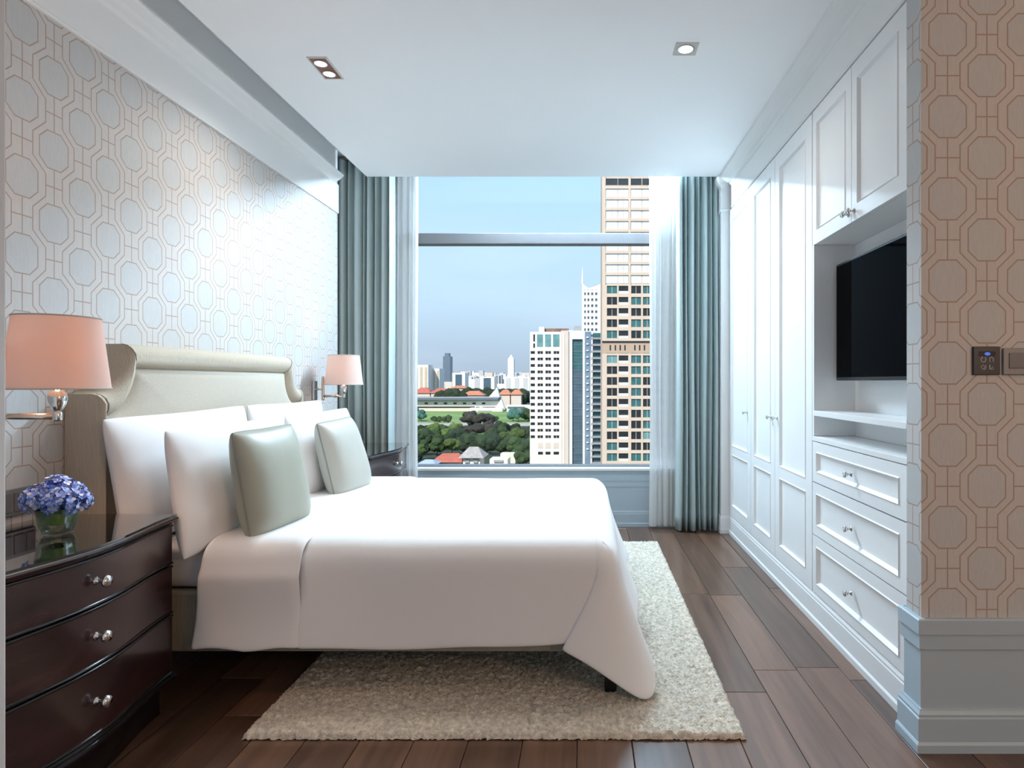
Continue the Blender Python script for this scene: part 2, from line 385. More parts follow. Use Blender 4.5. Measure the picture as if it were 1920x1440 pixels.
# partition dado: lower panel, cap, base, wrapped round the end
b = MB().box(RX-.004, 3.7, RF-.004, RB+.01, 0, CAPZ)
o = b.build('trim_2', WAINS); struct(o, 'grey painted dado panel on the partition')
def wrap(name, label, prof):
    b = MB(); x, y, y2 = RX-.004, RF-.004, RB+.018
    rows = []
    for (px, py, ox, oy) in ((3.7, y, 0, -1), (x, y, -1, -1), (x, y2, -1, 1), (x+.2, y2, 0, 1)):
        rows.append([(px+ox*a, py+oy*(a if not (oy == 1) else a*.4), z) for a, z in prof])
    b.grid(rows, True); o = b.build(name, WAINS); struct(o, label)
wrap('trim_3', 'stepped cap rail of the partition dado', [(0, CAPZ-.1), (.008, CAPZ-.1), (.008, CAPZ-.05), (.014, CAPZ-.05), (.014, CAPZ-.004), (.01, CAPZ), (0, CAPZ)])
wrap('baseboard_front', 'moulded baseboard of the partition', [(0, 0), (.022, 0), (.022, .026), (.018, .032), (.016, .034), (.016, .108), (.012, .112), (.013, .12), (.007, .13), (.005, .136), (0, .136)])
# left frieze and crown
b = MB()
fr = [(0, 2.527), (.012, 2.527), (.014, 2.535), (.010, 2.545), (.010, 2.72), (.018, 2.728), (.022, 2.736), (.045, 2.742), (.065, 2.752), (.082, 2.766), (.092, 2.776), (.100, 2.780), (.100, 2.788), (0, 2.79)]
mould(b, fr, (XL, LPY), (XL, 4.72), (1, 0))
o = b.build('trim_4', WHITE); struct(o, 'white frieze and crown moulding above the wallpaper')
box('trim_5', WHITE, XL, XL+.010, 4.72, YL_END, 2.527, 2.75)
struct(bpy.data.objects['trim_5'], 'white frieze end beside the curtain')
# right frieze and crown above the wardrobes, with the return at the pier
b = MB()
fr2 = [(0, 2.56), (.012, 2.56), (.016, 2.567), (.012, 2.575), (.012, 2.735), (.02, 2.742), (.026, 2.752), (.045, 2.76), (.07, 2.776), (.088, 2.79), (.098, 2.797), (.098, 2.82), (0, 2.82)]
mould(b, fr2, (XW+.01, RB), (XW+.01, 4.80), (-1, 0))
o = b.build('trim_6', WHITE); struct(o, 'white frieze and crown moulding above the wardrobes')
b = MB(); pr = [(.0, 2.54), (.018, 2.545), (.022, 2.56), (.012, 2.57), (.012, 2.735), (.026, 2.752), (.06, 2.775), (.075, 2.80), (.075, 2.82), (0, 2.82)]
rows = []
for (px, py, ox, oy) in ((1.15, 4.87, 0, -1), (1.074, 4.87, -1, -1), (1.074, 5.02, -1, 0)):
    rows.append([(px+ox*a*.5, py+oy*a, z) for a, z in pr])
b.grid(rows, True); o = b.build('trim_7', WHITE); struct(o, 'crown return on the pier beside the curtain')
skirting('baseboard_right', 'white moulded plinth along the wardrobes', (XW+.006, RB), (XW+.006, 4.87), (-1, 0), h=.147, m=LACQ, t=.010)
b = MB(); rows = []
pb = [(0, 0), (.022, 0), (.022, .03), (.016, .036), (.016, .12), (.008, .136), (0, .14)]
for (px, py, ox, oy) in ((1.16, 4.87, 0, -1), (1.074, 4.87, -1, -1), (1.074, 5.0, -1, 0)):
    rows.append([(px+ox*a*.5, py+oy*a*.6, z) for a, z in pb])
b.grid(rows, True); o = b.build('baseboard_pier', LACQ); struct(o, 'white baseboard block on the pier')
print('room ok')

# ------------------------------------------------------------------ fitted joinery on the right
def panelled(name, m, parent, x, y0, y1, z0, z1, recs, margin=.07, t=.02, depth=.010, slope=.012):
    """slab front facing -X with recessed fields; recs = [(za, zb), ...]"""
    b = MB(); xb = x+t
    ya, yb = y0+margin, y1-margin
    def quad(yA, yB, zA, zB, xx): b.add([(xx, yA, zA), (xx, yB, zA), (xx, yB, zB), (xx, yA, zB)], [(0, 1, 2, 3)])
    quad(y0, ya, z0, z1, x); quad(yb, y1, z0, z1, x)
    zs = z0
    for (za, zb) in recs:
        quad(ya, yb, zs, za, x); zs = zb
        e = slope
        o_ = [(x, ya, za), (x, yb, za), (x, yb, zb), (x, ya, zb)]
        l1 = [(x-.004, ya+.004, za+.004), (x-.004, yb-.004, za+.004), (x-.004, yb-.004, zb-.004), (x-.004, ya+.004, zb-.004)]
        i_ = [(x+depth, ya+e, za+e), (x+depth, yb-e, za+e), (x+depth, yb-e, zb-e), (x+depth, ya+e, zb-e)]
        b.add(o_+l1+i_, [(k, (k+1) % 4, 4+(k+1) % 4, 4+k) for k in range(4)]+[(4+k, 4+(k+1) % 4, 8+(k+1) % 4, 8+k) for k in range(4)]+[(8, 9, 10, 11)])
    quad(ya, yb, zs, z1, x)
    b.add([(x, y0, z0), (x, y1, z0), (x, y1, z1), (x, y0, z1), (xb, y0, z0), (xb, y1, z0), (xb, y1, z1), (xb, y0, z1)],
          [(0, 4, 5, 1), (1, 5, 6, 2), (2, 6, 7, 3), (3, 7, 4, 0), (4, 7, 6, 5)])
    o = b.build(name, m, parent)
    bm = bmesh.new(); bm.from_mesh(o.data); bmesh.ops.remove_doubles(bm, verts=bm.verts, dist=.0001); bmesh.ops.recalc_face_normals(bm, faces=bm.faces); bm.to_mesh(o.data); bm.free()
    return o
KNOB = [(.0, .0), (.011, .0), (.011, -.003), (.005, -.006), (.0045, -.016), (.008, -.019), (.0135, -.024), (.0145, -.029), (.011, -.034), (.0, -.036)]
def knob(parent, x, y, z, s=1.0, m=None):
    return MB().lathe([(r*s, h*s) for r, h in KNOB], (x, y, z), 14, 'x').build('knob', m or CHROME, parent, smooth=True)

CH0, CH1 = .147, 2.555
def carcass(root, x, y0, y1, z0, z1, m=LACQ, depth=.585):
    b = MB().box(x, x+depth, y0, y0+.016, z0, z1).box(x, x+depth, y1-.016, y1, z0, z1).box(x, x+depth, y0+.016, y1-.016, z0, z0+.016).box(x, x+depth, y0+.016, y1-.016, z1-.016, z1).box(x+depth-.01, x+depth, y0+.016, y1-.016, z0+.016, z1-.016)
    return b.build('carcass', m, root)
def wardrobe_door(root, y0, y1, knob_y, ins):
    d = panelled('door', LACQ, root, XW, y0+.002, y1-.002, CH0+.003, CH1-.003, [(.235, .636), (.70, 2.46)], margin=.085 if not ins else ins)
    knob(d, XW, knob_y, .985)
    return d
w1 = empty('wardrobe', 'narrow single-door white fitted wardrobe nearest the window curtain', 'wardrobe', 'white fitted wardrobes', (1.4, 4.5, 0))
w2 = empty('wardrobe', 'double-door white fitted wardrobe beside the television niche', 'wardrobe', 'white fitted wardrobes', (1.4, 3.6, 0))
def unparent_offset(root):
    for ch in root.children: ch.matrix_parent_inverse = root.matrix_world.inverted()
carcass(w1, XW+.022, 4.24, 4.868, CH0, CH1); wardrobe_door(w1, 4.238, 4.868, 4.33, .08)
carcass(w2, XW+.022, 3.10, 4.236, CH0, CH1); wardrobe_door(w2, 3.70, 4.236, 3.765, .08); wardrobe_door(w2, 3.092, 3.698, 3.655, .085)
NY0, NY1 = 2.18, 3.088
ov = empty('overhead_cupboard', 'white two-door cupboard fitted above the television niche', 'cupboard', None, (1.4, 2.63, 1.88))
carcass(ov, XW+.022, RB+.002, 3.088, 1.884, CH1)
ym = 2.635
d = panelled('door', LACQ, ov, XW, ym+.002, NY1-.002, 1.884, CH1-.003, [(1.95, 2.48)], margin=.055); knob(d, XW, ym+.028, 1.925)
d = panelled('door', LACQ, ov, XW, NY0+.002, ym-.002, 1.884, CH1-.003, [(1.95, 2.48)], margin=.055); knob(d, XW, ym-.028, 1.925)
box('filler_strip', LACQ, XW, XW+.02, RB+.002, NY0, 1.884, CH1-.003, ov)
ni = empty('television_niche', 'open white niche with shelf holding the television', 'shelving', None, (1.4, 2.63, .93))
NB = 1.346
box('back_panel', LACQ, NB, NB+.02, NY0, NY1, .93, 1.883, ni)
box('side_panel', LACQ, XW, NB, NY1-.022, NY1, .93, 1.883, ni)
box('side_panel', LACQ, XW, NB, RB+.002, NY0, .93, 1.883, ni)
box('shelf', LACQ, XW-.002, NB, NY0, NY1-.022, 1.031, 1.057, ni, .002)
dr = empty('drawer_unit', 'white three-drawer chest built in under the television niche', 'chest of drawers', None, (1.4, 2.63, .147))
carcass(dr, XW+.022, RB+.002, NY1, CH0, .904)
box('top', LACQ, XW-.002, XW+.60, RB+.002, NY1, .905, .929, dr, .002)
box('filler_strip', LACQ, XW, XW+.02, RB+.002, NY0-.002, CH0+.003, .902, dr)
for (za, zb) in ((.703, .902), (.441, .697), (.151, .435)):
    d = panelled('drawer', LACQ, dr, XW, NY0, NY1-.003, za, zb, [(za+.048, zb-.048)], margin=.05, depth=.012, slope=.016)
    knob(d, XW, ym, (za+zb)/2)
for r_ in (w1, w2, ov, ni, dr): bpy.context.view_layer.update(); unparent_offset(r_)

# television
tv = empty('television', 'black flat-screen television hung in the white niche', 'television', None, (1.26, 2.635, 1.2))
TVX = 1.235
TVB = mat('tv_bezel', (.004, .004, .005), .25, var=.05); TVS = mat('tv_screen', (.0015, .0015, .002), .05, var=.02, spec=.05)
TVS.node_tree.nodes['Principled BSDF'].inputs['IOR'].default_value = 1.2
box('housing', TVB, TVX, TVX+.045, 2.245, 3.03, 1.206, 1.775, tv, .004)
box('screen', TVS, TVX-.0015, TVX+.001, 2.257, 3.018, 1.222, 1.763, tv)
box('wall_bracket', BLACK, TVX+.045, NB, 2.5, 2.77, 1.38, 1.6, tv)
bpy.context.view_layer.update(); unparent_offset(tv)

# ------------------------------------------------------------------ curtains
def curtain(name, label, cat, m, x0, x1, yc, z0, z1, nf, amp, seed, group, solid=.004, drift=0.0):
    rnd = random.Random(seed); edges = [0.0]
    for k in range(nf): edges.append(edges[-1]+rnd.uniform(.7, 1.35))
    edges = [e/edges[-1] for e in edges]; amps = [rnd.uniform(.75, 1.15)*amp for _ in range(nf)]
    rows = []
    NZ = 26; pts = []
    for k in range(nf):
        for j in range(12): pts.append((k, j/12.0))
    pts.append((nf-1, 1.0))
    for i in range(NZ+1):
        t = i/NZ; z = z0+(z1-z0)*t; r = []
        for (k, u) in pts:
            s = edges[k]+(edges[k+1]-edges[k])*u
            # folds loosen toward the hem
            w = amps[k]*(1.0+.25*(1-t))*(.5-.5*math.cos(2*PI*u))
            w += .006*math.sin(9*s+3*t+seed)
            x = x0+(x1-x0)*s + .010*math.sin(2*PI*u)*(1 if k % 2 else -1) + .008*math.sin(5*t+seed+7*s)*(1-t) + drift*(1-t)
            r.append((x, yc-w+amp*.5, z))
        rows.append(r)
    b = MB().grid(rows); o = b.build(name, m, smooth=True, solid=solid, fix=False)
    return tag(o, label, cat, group)
curtain('curtain', 'teal pleated curtain left of the window behind the far nightstand', 'curtain', CURT, -2.10, -1.545, 4.955, .012, 2.98, 10, .07, 3, 'teal curtains')
curtain('curtain', 'teal pleated curtain right of the window beside the wardrobe', 'curtain', CURT, .735, 1.062, 4.945, .012, 2.98, 7, .07, 5, 'teal curtains')
curtain('sheer_curtain', 'white sheer curtain gathered at the left of the window', 'curtain', SHEER, -1.60, -1.375, 5.035, .02, 2.98, 5, .035, 8, 'white sheers', .0, -.01)
curtain('sheer_curtain', 'white sheer curtain gathered at the right of the window', 'curtain', SHEER, .525, .76, 5.035, .02, 2.98, 5, .035, 12, 'white sheers', .0, 0)
# ceiling track of the curtains in the pocket
tr = box('curtain_track', ALU, -2.12, 1.06, 4.95, 5.06, 2.99, 3.015)
tag(tr, 'grey curtain track hidden in the ceiling pocket', 'curtain track')

# ------------------------------------------------------------------ rug
def make_rug():
    x0, x1, y0, y1, h = -1.153, .537, 2.057, 4.547, .022
    nx, ny = 240, 350; rows = []; r = random.Random(4)
    for j in range(ny+1):
        row = []
        for i in range(nx+1):
            u, v = i/nx, j/ny
            x = x0+(x1-x0)*u; y = y0+(y1-y0)*v
            e = min(u*(x1-x0), (1-u)*(x1-x0), v*(y1-y0), (1-v)*(y1-y0))
            edge = min(1.0, e/.022); edge = math.sqrt(max(0, 1-(1-edge)**2))
            nz = noise.noise(Vector((x*55, y*55, 0)))*.5+noise.noise(Vector((x*120, y*120, 3)))*.5
            z = .003+(h-.003)*edge + (nz*.012+r.uniform(-.006, .006))*(.3+.7*edge)
            if e < .012: x += nz*.006+r.uniform(-.003, .003); y += nz*.006+r.uniform(-.003, .003)
            row.append((x, y, max(.001, z)))
        rows.append(row)
    b = MB().grid(rows); C = nx+1
    o = b.build('rug', RUGM, smooth=True, fix=False)
    return tag(o, 'ivory wool shag rug lying under the bed', 'rug')
make_rug()

# ------------------------------------------------------------------ bed
bed = empty('bed', 'upholstered bed with scooped beige linen headboard', 'bed', None, (-.8, 3.12, 0))
BY0, BY1 = 2.315, 3.985
def hb_outline(y0, y1, zb, zs, zt, sw, lip, n=10):
    """headboard outline (y, z): square shoulders, concave scoops, straight top"""
    p = [(y0, zb), (y0, zs)]
    def scoop(ya, za, yb, zb_, flip):
        out = []
        for k in range(n+1):
            a = (PI/2)*k/n
            if not flip: out.append((ya+(yb-ya)*(math.sin(a)), za+(zb_-za)*(1-math.cos(a))))
            else: out.append((ya+(yb-ya)*(1-math.cos(a)), za+(zb_-za)*math.sin(a)))
        return out
    p += scoop(y0+lip, zs, y0+sw, zt, False)
    p += scoop(y1-sw, zt, y1-lip, zs, True)
    p += [(y1, zs), (y1, zb)]
    return p
HF, HBK = -1.815, XL+.004
H0, H1 = 2.30, 3.945
outer = hb_outline(H0, H1, .18, 1.155, 1.352, .15, .02)
inner = hb_outline(H0+.035, H1-.035, .30, 1.062, 1.255, .155, .004)
prof = [(0, HBK), (0, HF-.035), (.06, HF-.014), (.2, HF), (.42, HF+.008), (.65, HF+.004), (.85, HF-.010), (1.0, HF-.035)]
rows = []
for t, x in prof:
    rows.append([(x, a[0]+(c[0]-a[0])*t, a[1]+(c[1]-a[1])*t) for a, c in zip(outer, inner)])
b = MB().grid(rows); b.ngon([(HBK, a[0], a[1]) for a in outer])
hbd = b.build('headboard', LINEN, bed, smooth=False, bevel=0)
for p in hbd.data.polygons: p.use_smooth = True
hbd.modifiers.new('es', 'EDGE_SPLIT').split_angle = math.radians(38)
cyy, czz = (H0+H1)/2, .8
rows = []
for t, x in ((0, HF-.034), (.02, HF-.02), (.06, HF-.010), (.15, HF-.003), (.4, HF+.002), (.75, HF+.004), (.999, HF+.004)):
    rows.append([(x, a[0]+(cyy-a[0])*t, a[1]+(czz-a[1])*t) for a in inner])
b = MB().grid(rows, True); MBp = b.build('headboard_panel', LINEN_H, hbd, smooth=True)
# seams at the mitres
SEAM = mat('linen_seam', (.26, .235, .19), .9, var=.05)
for k in (2, 12, 13, 23):
    a, c = outer[k], inner[k]
    MB().tube([(x+.0012, a[0]+(c[0]-a[0])*t, a[1]+(c[1]-a[1])*t) for t, x in prof[1:]], .0018, 5).build('seam', SEAM, hbd)
# rails
RAILM = mat('beige_rail', (.36, .325, .255), .85, var=.16, scale=2.0, bump=.3, bscale=3.0, stretch=(130, 130, 6))
box('side_rail', RAILM, HF+.01, .085, BY0+.033, BY0+.08, .166, .40, bed, .012)
box('side_rail', RAILM, HF+.01, .085, BY1-.08, BY1-.033, .166, .40, bed, .012)
box('foot_rail', RAILM, .04, .085, BY0+.08, BY1-.08, .166, .40, bed, .012)
box('slat_base', RAILM, HF+.01, .04, BY0+.08, BY1-.08, .20, .385, bed)
for (lx, ly, z0) in ((.07, 2.335, .02), (.07, 3.91, .02), (-1.72, 2.36, 0), (-1.72, 3.9, 0)):
    b = MB(); w0, w1_ = .022, .027
    rows = [[(lx+.025+sx*w, ly+.025+sy*w, z) for sx, sy in ((-1, -1), (1, -1), (1, 1), (-1, 1))] for w, z in ((w0, z0), (w1_, .185))]
    b.grid(rows, True); k = len(b.v); b.f += [(0, 1, 2, 3), (4, 5, 6, 7)]; b.mi += [0, 0]
    b.build('leg', BLACK, bed)
bpy.context.view_layer.update(); unparent_offset(bed)
for ch in hbd.children: pass

# mattress
mt = MB().box(HF+.012, .085, BY0+.04, BY1-.04, .401, .572).build('mattress', COTTON, bevel=.05, seg=4, smooth=True)
tag(mt, 'white sheeted mattress on the beige bed frame', 'mattress')

# duvet: columns run from the spine over the edge and down to the hem
ZT = .592
def duvet():
    NYF, FX = BY1+.005, .135
    cols = []
    def col(spx, ex, ey, nx, ny, hx, hy, hz, roll=.11, bow=1.25, lift=0.0, zk=None): cols.append((spx, (ex, ey), (nx, ny), (hx, hy), hz, roll, bow))
    ye = 2.322
    N = 34
    x0, x1 = -1.085, .0
    for k in range(N+1):
        x = x0+(x1-x0)*k/N
        hz = .205+.010*math.sin(3.1*x+1)+.004*math.sin(11*x)+ (.012 if x > -.35 else 0)*(x+.35)/.35
        col(x, x, ye, 0, -1, x, 2.302+.006*math.sin(7*x), hz)
    # tuck behind the corner fold, then out again
    col(.0, .022, ye, 0, -1, .012, 2.312, .215)
    col(.0, .040, ye+.002, .05, -1, .030, 2.316, .22)
    col(.0, .046, ye+.001, .05, -1, -.03, 2.304, .216)
    col(.0, .050, ye-.002, .08, -1, -.078, 2.292, .208)
    col(.0, .054, ye-.003, .1, -1, -.09, 2.282, .206)
    col(.0, .060, ye-.003, .15, -1, -.075, 2.272, .197)
    col(.0, .068, ye-.002, .2, -1, -.03, 2.264, .178)
    col(.0, .078, ye, .3, -1, .03, 2.258, .145)
    col(.0, .088, ye+.004, .4, -1, .095, 2.254, .100)
    col(.0, .098, ye+.010, .55, -.9, .155, 2.252, .058)
    col(.0, .108, ye+.018, .7, -.75, .205, 2.256, .026)
    col(.0, .116, ye+.028, .85, -.6, .238, 2.268, .024)
    col(.0, .123, ye+.042, .95, -.4, .258, 2.29, .036)
    col(.0, .128, ye+.065, 1, -.2, .266, 2.33, .070)
    col(.0, .132, ye+.10, 1, -.05, .262, 2.40, .115)
    M = 26; ya, yb = ye+.16, BY1-.12
    for k in range(M+1):
        y = ya+(yb-ya)*k/M
        col(.0, FX, y, 1, 0, .238+.016*math.sin(9*y), y, .165+.02*math.sin(4*y+1))
    for (ex, ey, nx, ny, hx, hy, hz) in ((.128, BY1-.06, 1, .3, .245, BY1-.03, .12), (.108, BY1-.03, .7, .7, .225, BY1+.05, .05), (.08, BY1-.02, .3, 1, .10, BY1+.075, .10), (.05, BY1-.02, 0, 1, .0, BY1+.05, .2)):
        col(.0, ex, ey, nx, ny, hx, hy, hz)
    for k in range(N, -1, -1):
        x = x0+(x1-x0)*k/N
        col(x, x0+(x1-.03-x0)*k/N, BY1-.02, 0, 1, x, BY1+.02, .21)
    ym = (BY0+BY1)/2; rows = []
    for (spx, e, n, h, hz, roll, bow) in cols:
        r = []; sp = Vector((spx, ym)); E = Vector(e); H = Vector(h); nn = Vector(n).normalized()
        inn = E-nn*roll
        if (sp-E).dot(nn) > -.12: inn = sp.lerp(E, .5) if abs(nn.x) < .5 else E-nn*roll
        for t in (0, .3, .6, .85):
            p = sp.lerp(inn, t); r.append((p.x, p.y, ZT+.012*(1-t)))
        for a in (0, 22, 45, 67, 90):
            an = math.radians(a); p = inn+nn*(roll*math.sin(an)); r.append((p.x, p.y, ZT-.1*(1-math.cos(an))))
        zs = ZT-.1
        for k in range(1, 13):
            s = k/12; p = E.lerp(H, s**bow)
            r.append((p.x, p.y, zs+(hz-zs)*s))
        rows.append(r)
    # gentle rumples
    out = []
    for r in rows:
        q = []
        for (x, y, z) in r:
            w = noise.noise(Vector((x*2.2, y*2.2, z*2.2)))*.006+noise.noise(Vector((x*6, y*5, z*3)))*.0018
            q.append((x+w*.4, y+w*.5, z+w*.6))
        out.append(q)
    o = MB().grid(out).build('duvet', COTTON, smooth=True, fix=False)
    bm = bmesh.new(); bm.from_mesh(o.data); bmesh.ops.remove_doubles(bm, verts=bm.verts, dist=.0004); bmesh.ops.recalc_face_normals(bm, faces=bm.faces)
    for f_ in bm.faces: f_.smooth = True
    bm.to_mesh(o.data); bm.free()
    q_ = o.modifiers.new('solid', 'SOLIDIFY'); q_.thickness = .010; q_.offset = 0
    q_ = o.modifiers.new('sub', 'SUBSURF'); q_.levels = 1; q_.render_levels = 1
    return tag(o, 'smooth white duvet draped over the bed to the foot', 'duvet')
duvet()
def turn_down():
    path = []
    ye, yf = 2.338, BY1-.015; zt = ZT+.008
    for k in range(12): path.append((2.288+.012*math.sin(k*.35), .20+(zt-.1-.20)*k/12))
    for a in (0, 22, 45, 67, 90):
        an = math.radians(a); path.append((2.295+.10*(1-math.cos(an)), zt-.1+.1*math.sin(an)))
    for k in range(1, 20): path.append((2.395+(yf-.1-2.395)*k/20, zt+.010*math.sin(PI*k/20)))
    for a in (90, 60, 30, 0):
        an = math.radians(a); path.append((yf+.02-.10*(1-math.cos(an)), zt-.1+.1*math.sin(an)))
    for k in range(1, 8): path.append((yf+.025, zt-.1-(zt-.3)*k/8))
    rows = []
    for i in range(15):
        s = i/14; r = []
        for j, (y, z) in enumerate(path):
            x = -1.485+(-1.068+1.485)*s
            drop = max(0, (zt-.1-z))/.4
            x += -.0*drop + (.02*drop if s < .5 else -.012*drop)*(1-2*abs(s-.5)) + (1-s)*.045*(1-drop)*(1 if y < 2.5 else .3)
            w = noise.noise(Vector((x*3, y*3, z*3+9)))*.004
            hem = .008*math.sin(9*s) if z < .35 and y < 2.6 else 0
            lip = -.010 if i == 14 else 0
            r.append((x, y+w*.5+(.008 if i == 14 and z < zt-.05 and y < 3 else 0), z+w+hem*max(0, (.35-z)/.15)+(lip if z > zt-.06 else 0)))
        rows.append(r)
    o = MB().grid(rows).build('turned_down_sheet', COTTON, smooth=True, subsurf=1, solid=.008)
    return tag(o, 'white top sheet folded down in a band between pillows and duvet', 'bed sheet')
turn_down()

# ------------------------------------------------------------------ pillows and cushions
def pillow(name, label, cat, group, m, bl, br, tl, tr, thick, seed, piping=None, pinch=.05, boxy=2.6, rnd_=.035, edge=.012):
    """bl/br/tl/tr are the corner points (3D); the face bulges along the normal both ways"""
    bl, br, tl, tr = map(Vector, (bl, br, tl, tr)); N = 26
    nrm = (br-bl).cross(tl-bl).normalized()
    if nrm.x < 0: nrm = -nrm
    ctr = (bl+br+tl+tr)/4
    def base(u, v):
        # pinch the mid-edges so that the corners stand out
        k_ = 1-rnd_*(abs(u)*abs(v))**5
        uu = u*(1-pinch*(1-v*v))*k_; vv = v*(1-pinch*(1-u*u)*(1.2 if v > 0 else .5))*k_
        a, c = (uu+1)/2, (vv+1)/2
        return bl*(1-a)*(1-c)+br*a*(1-c)+tl*(1-a)*c+tr*a*c
    sides = []
    for sgn in (1, -1):
        rows = []
        for j in range(N+1):
            r = []
            for i in range(N+1):
                u = math.sin(PI/2*(2*i/N-1)); v = math.sin(PI/2*(2*j/N-1))
                h = max(0, (1-abs(u)**boxy))**.5*max(0, (1-abs(v)**boxy))**.5
                h *= (1+.14*(-v))
                p = base(u, v); w = noise.noise(Vector((u*2.0+seed, v*2.0, sgn*1.7)))*.05+noise.noise(Vector((u*6+seed, v*3, 2)))*.018
                p = p+nrm*(sgn*(thick/2)*(h*(1+w)+edge))
                r.append(p)
            rows.append(r)
        sides.append(rows)
    b = MB(); b.grid(sides[0]); b.grid(sides[1])
    me_o = b.build(name, m, smooth=True)
    bm = bmesh.new(); bm.from_mesh(me_o.data)
    # close the thin edge between the two faces
    ring = [(0, i) for i in range(N)]+[(i, N) for i in range(N)]+[(N, i) for i in range(N, 0, -1)]+[(i, 0) for i in range(N, 0, -1)]
    bm.verts.ensure_lookup_table(); off = (N+1)*(N+1)
    for k in range(len(ring)):
        a, c = ring[k], ring[(k+1) % len(ring)]
        ia, ic = a[0]*(N+1)+a[1], c[0]*(N+1)+c[1]
        try: bm.faces.new((bm.verts[ia], bm.verts[ic], bm.verts[ic+off], bm.verts[ia+off])).smooth = True
        except ValueError: pass
    bmesh.ops.recalc_face_normals(bm, faces=bm.faces); bm.to_mesh(me_o.data); bm.free()
    if piping:
        pts = []
        for (j, i) in ring:
            u = math.sin(PI/2*(2*i/N-1)); v = math.sin(PI/2*(2*j/N-1)); pts.append(base(u, v)*1.0+nrm*(thick/2*edge*1.0))
        pts = [p for k, p in enumerate(pts) if k % 2 == 0]
        MB().tube(pts, .0042, 6, closed=True).build('piping', piping, me_o, smooth=True)
    return tag(me_o, label, cat, group)
G = 'white bed pillows'
pillow('pillow', 'white pillow leaning on the headboard at the lamp and nightstand side, back row', 'pillow', G, COTTON, (-1.70, 2.265, .575), (-1.69, 3.135, .585), (-1.785, 2.255, 1.068), (-1.755, 3.165, 1.085), .16, 1, pinch=.035)
pillow('pillow', 'white pillow leaning on the headboard toward the window, back row', 'pillow', G, COTTON, (-1.69, 3.185, .585), (-1.69, 3.965, .585), (-1.755, 3.17, 1.085), (-1.755, 4.08, 1.085), .16, 2, pinch=.035)
pillow('pillow', 'white pillow behind the sage green cushion, front row', 'pillow', G, COTTON, (-1.47, 2.235, .54), (-1.465, 3.125, .585), (-1.56, 2.262, 1.025), (-1.555, 3.15, 1.03), .17, 3, pinch=.035)
pillow('pillow', 'white pillow behind the pale grey cushion, front row', 'pillow', G, COTTON, (-1.465, 3.165, .585), (-1.465, 3.98, .585), (-1.555, 3.16, 1.03), (-1.575, 4.055, 1.035), .17, 4, pinch=.035)
G2 = 'piped accent cushions on the bed'
pillow('cushion', 'sage green piped square cushion in front of the pillows', 'cushion', G2, SAGE, (-1.30, 2.375, .578), (-1.25, 2.765, .588), (-1.375, 2.375, 1.005), (-1.34, 2.785, 1.012), .15, 5, SAGE_P, pinch=.025, boxy=3.4, edge=.05)
pillow('cushion', 'pale grey piped square cushion nearer the window', 'cushion', G2, DOVE, (-1.315, 3.215, .585), (-1.27, 3.60, .585), (-1.405, 3.195, .985), (-1.38, 3.60, 1.0), .15, 6, SAGE_P, pinch=.025, boxy=3.4, edge=.05)
print('bed ok')

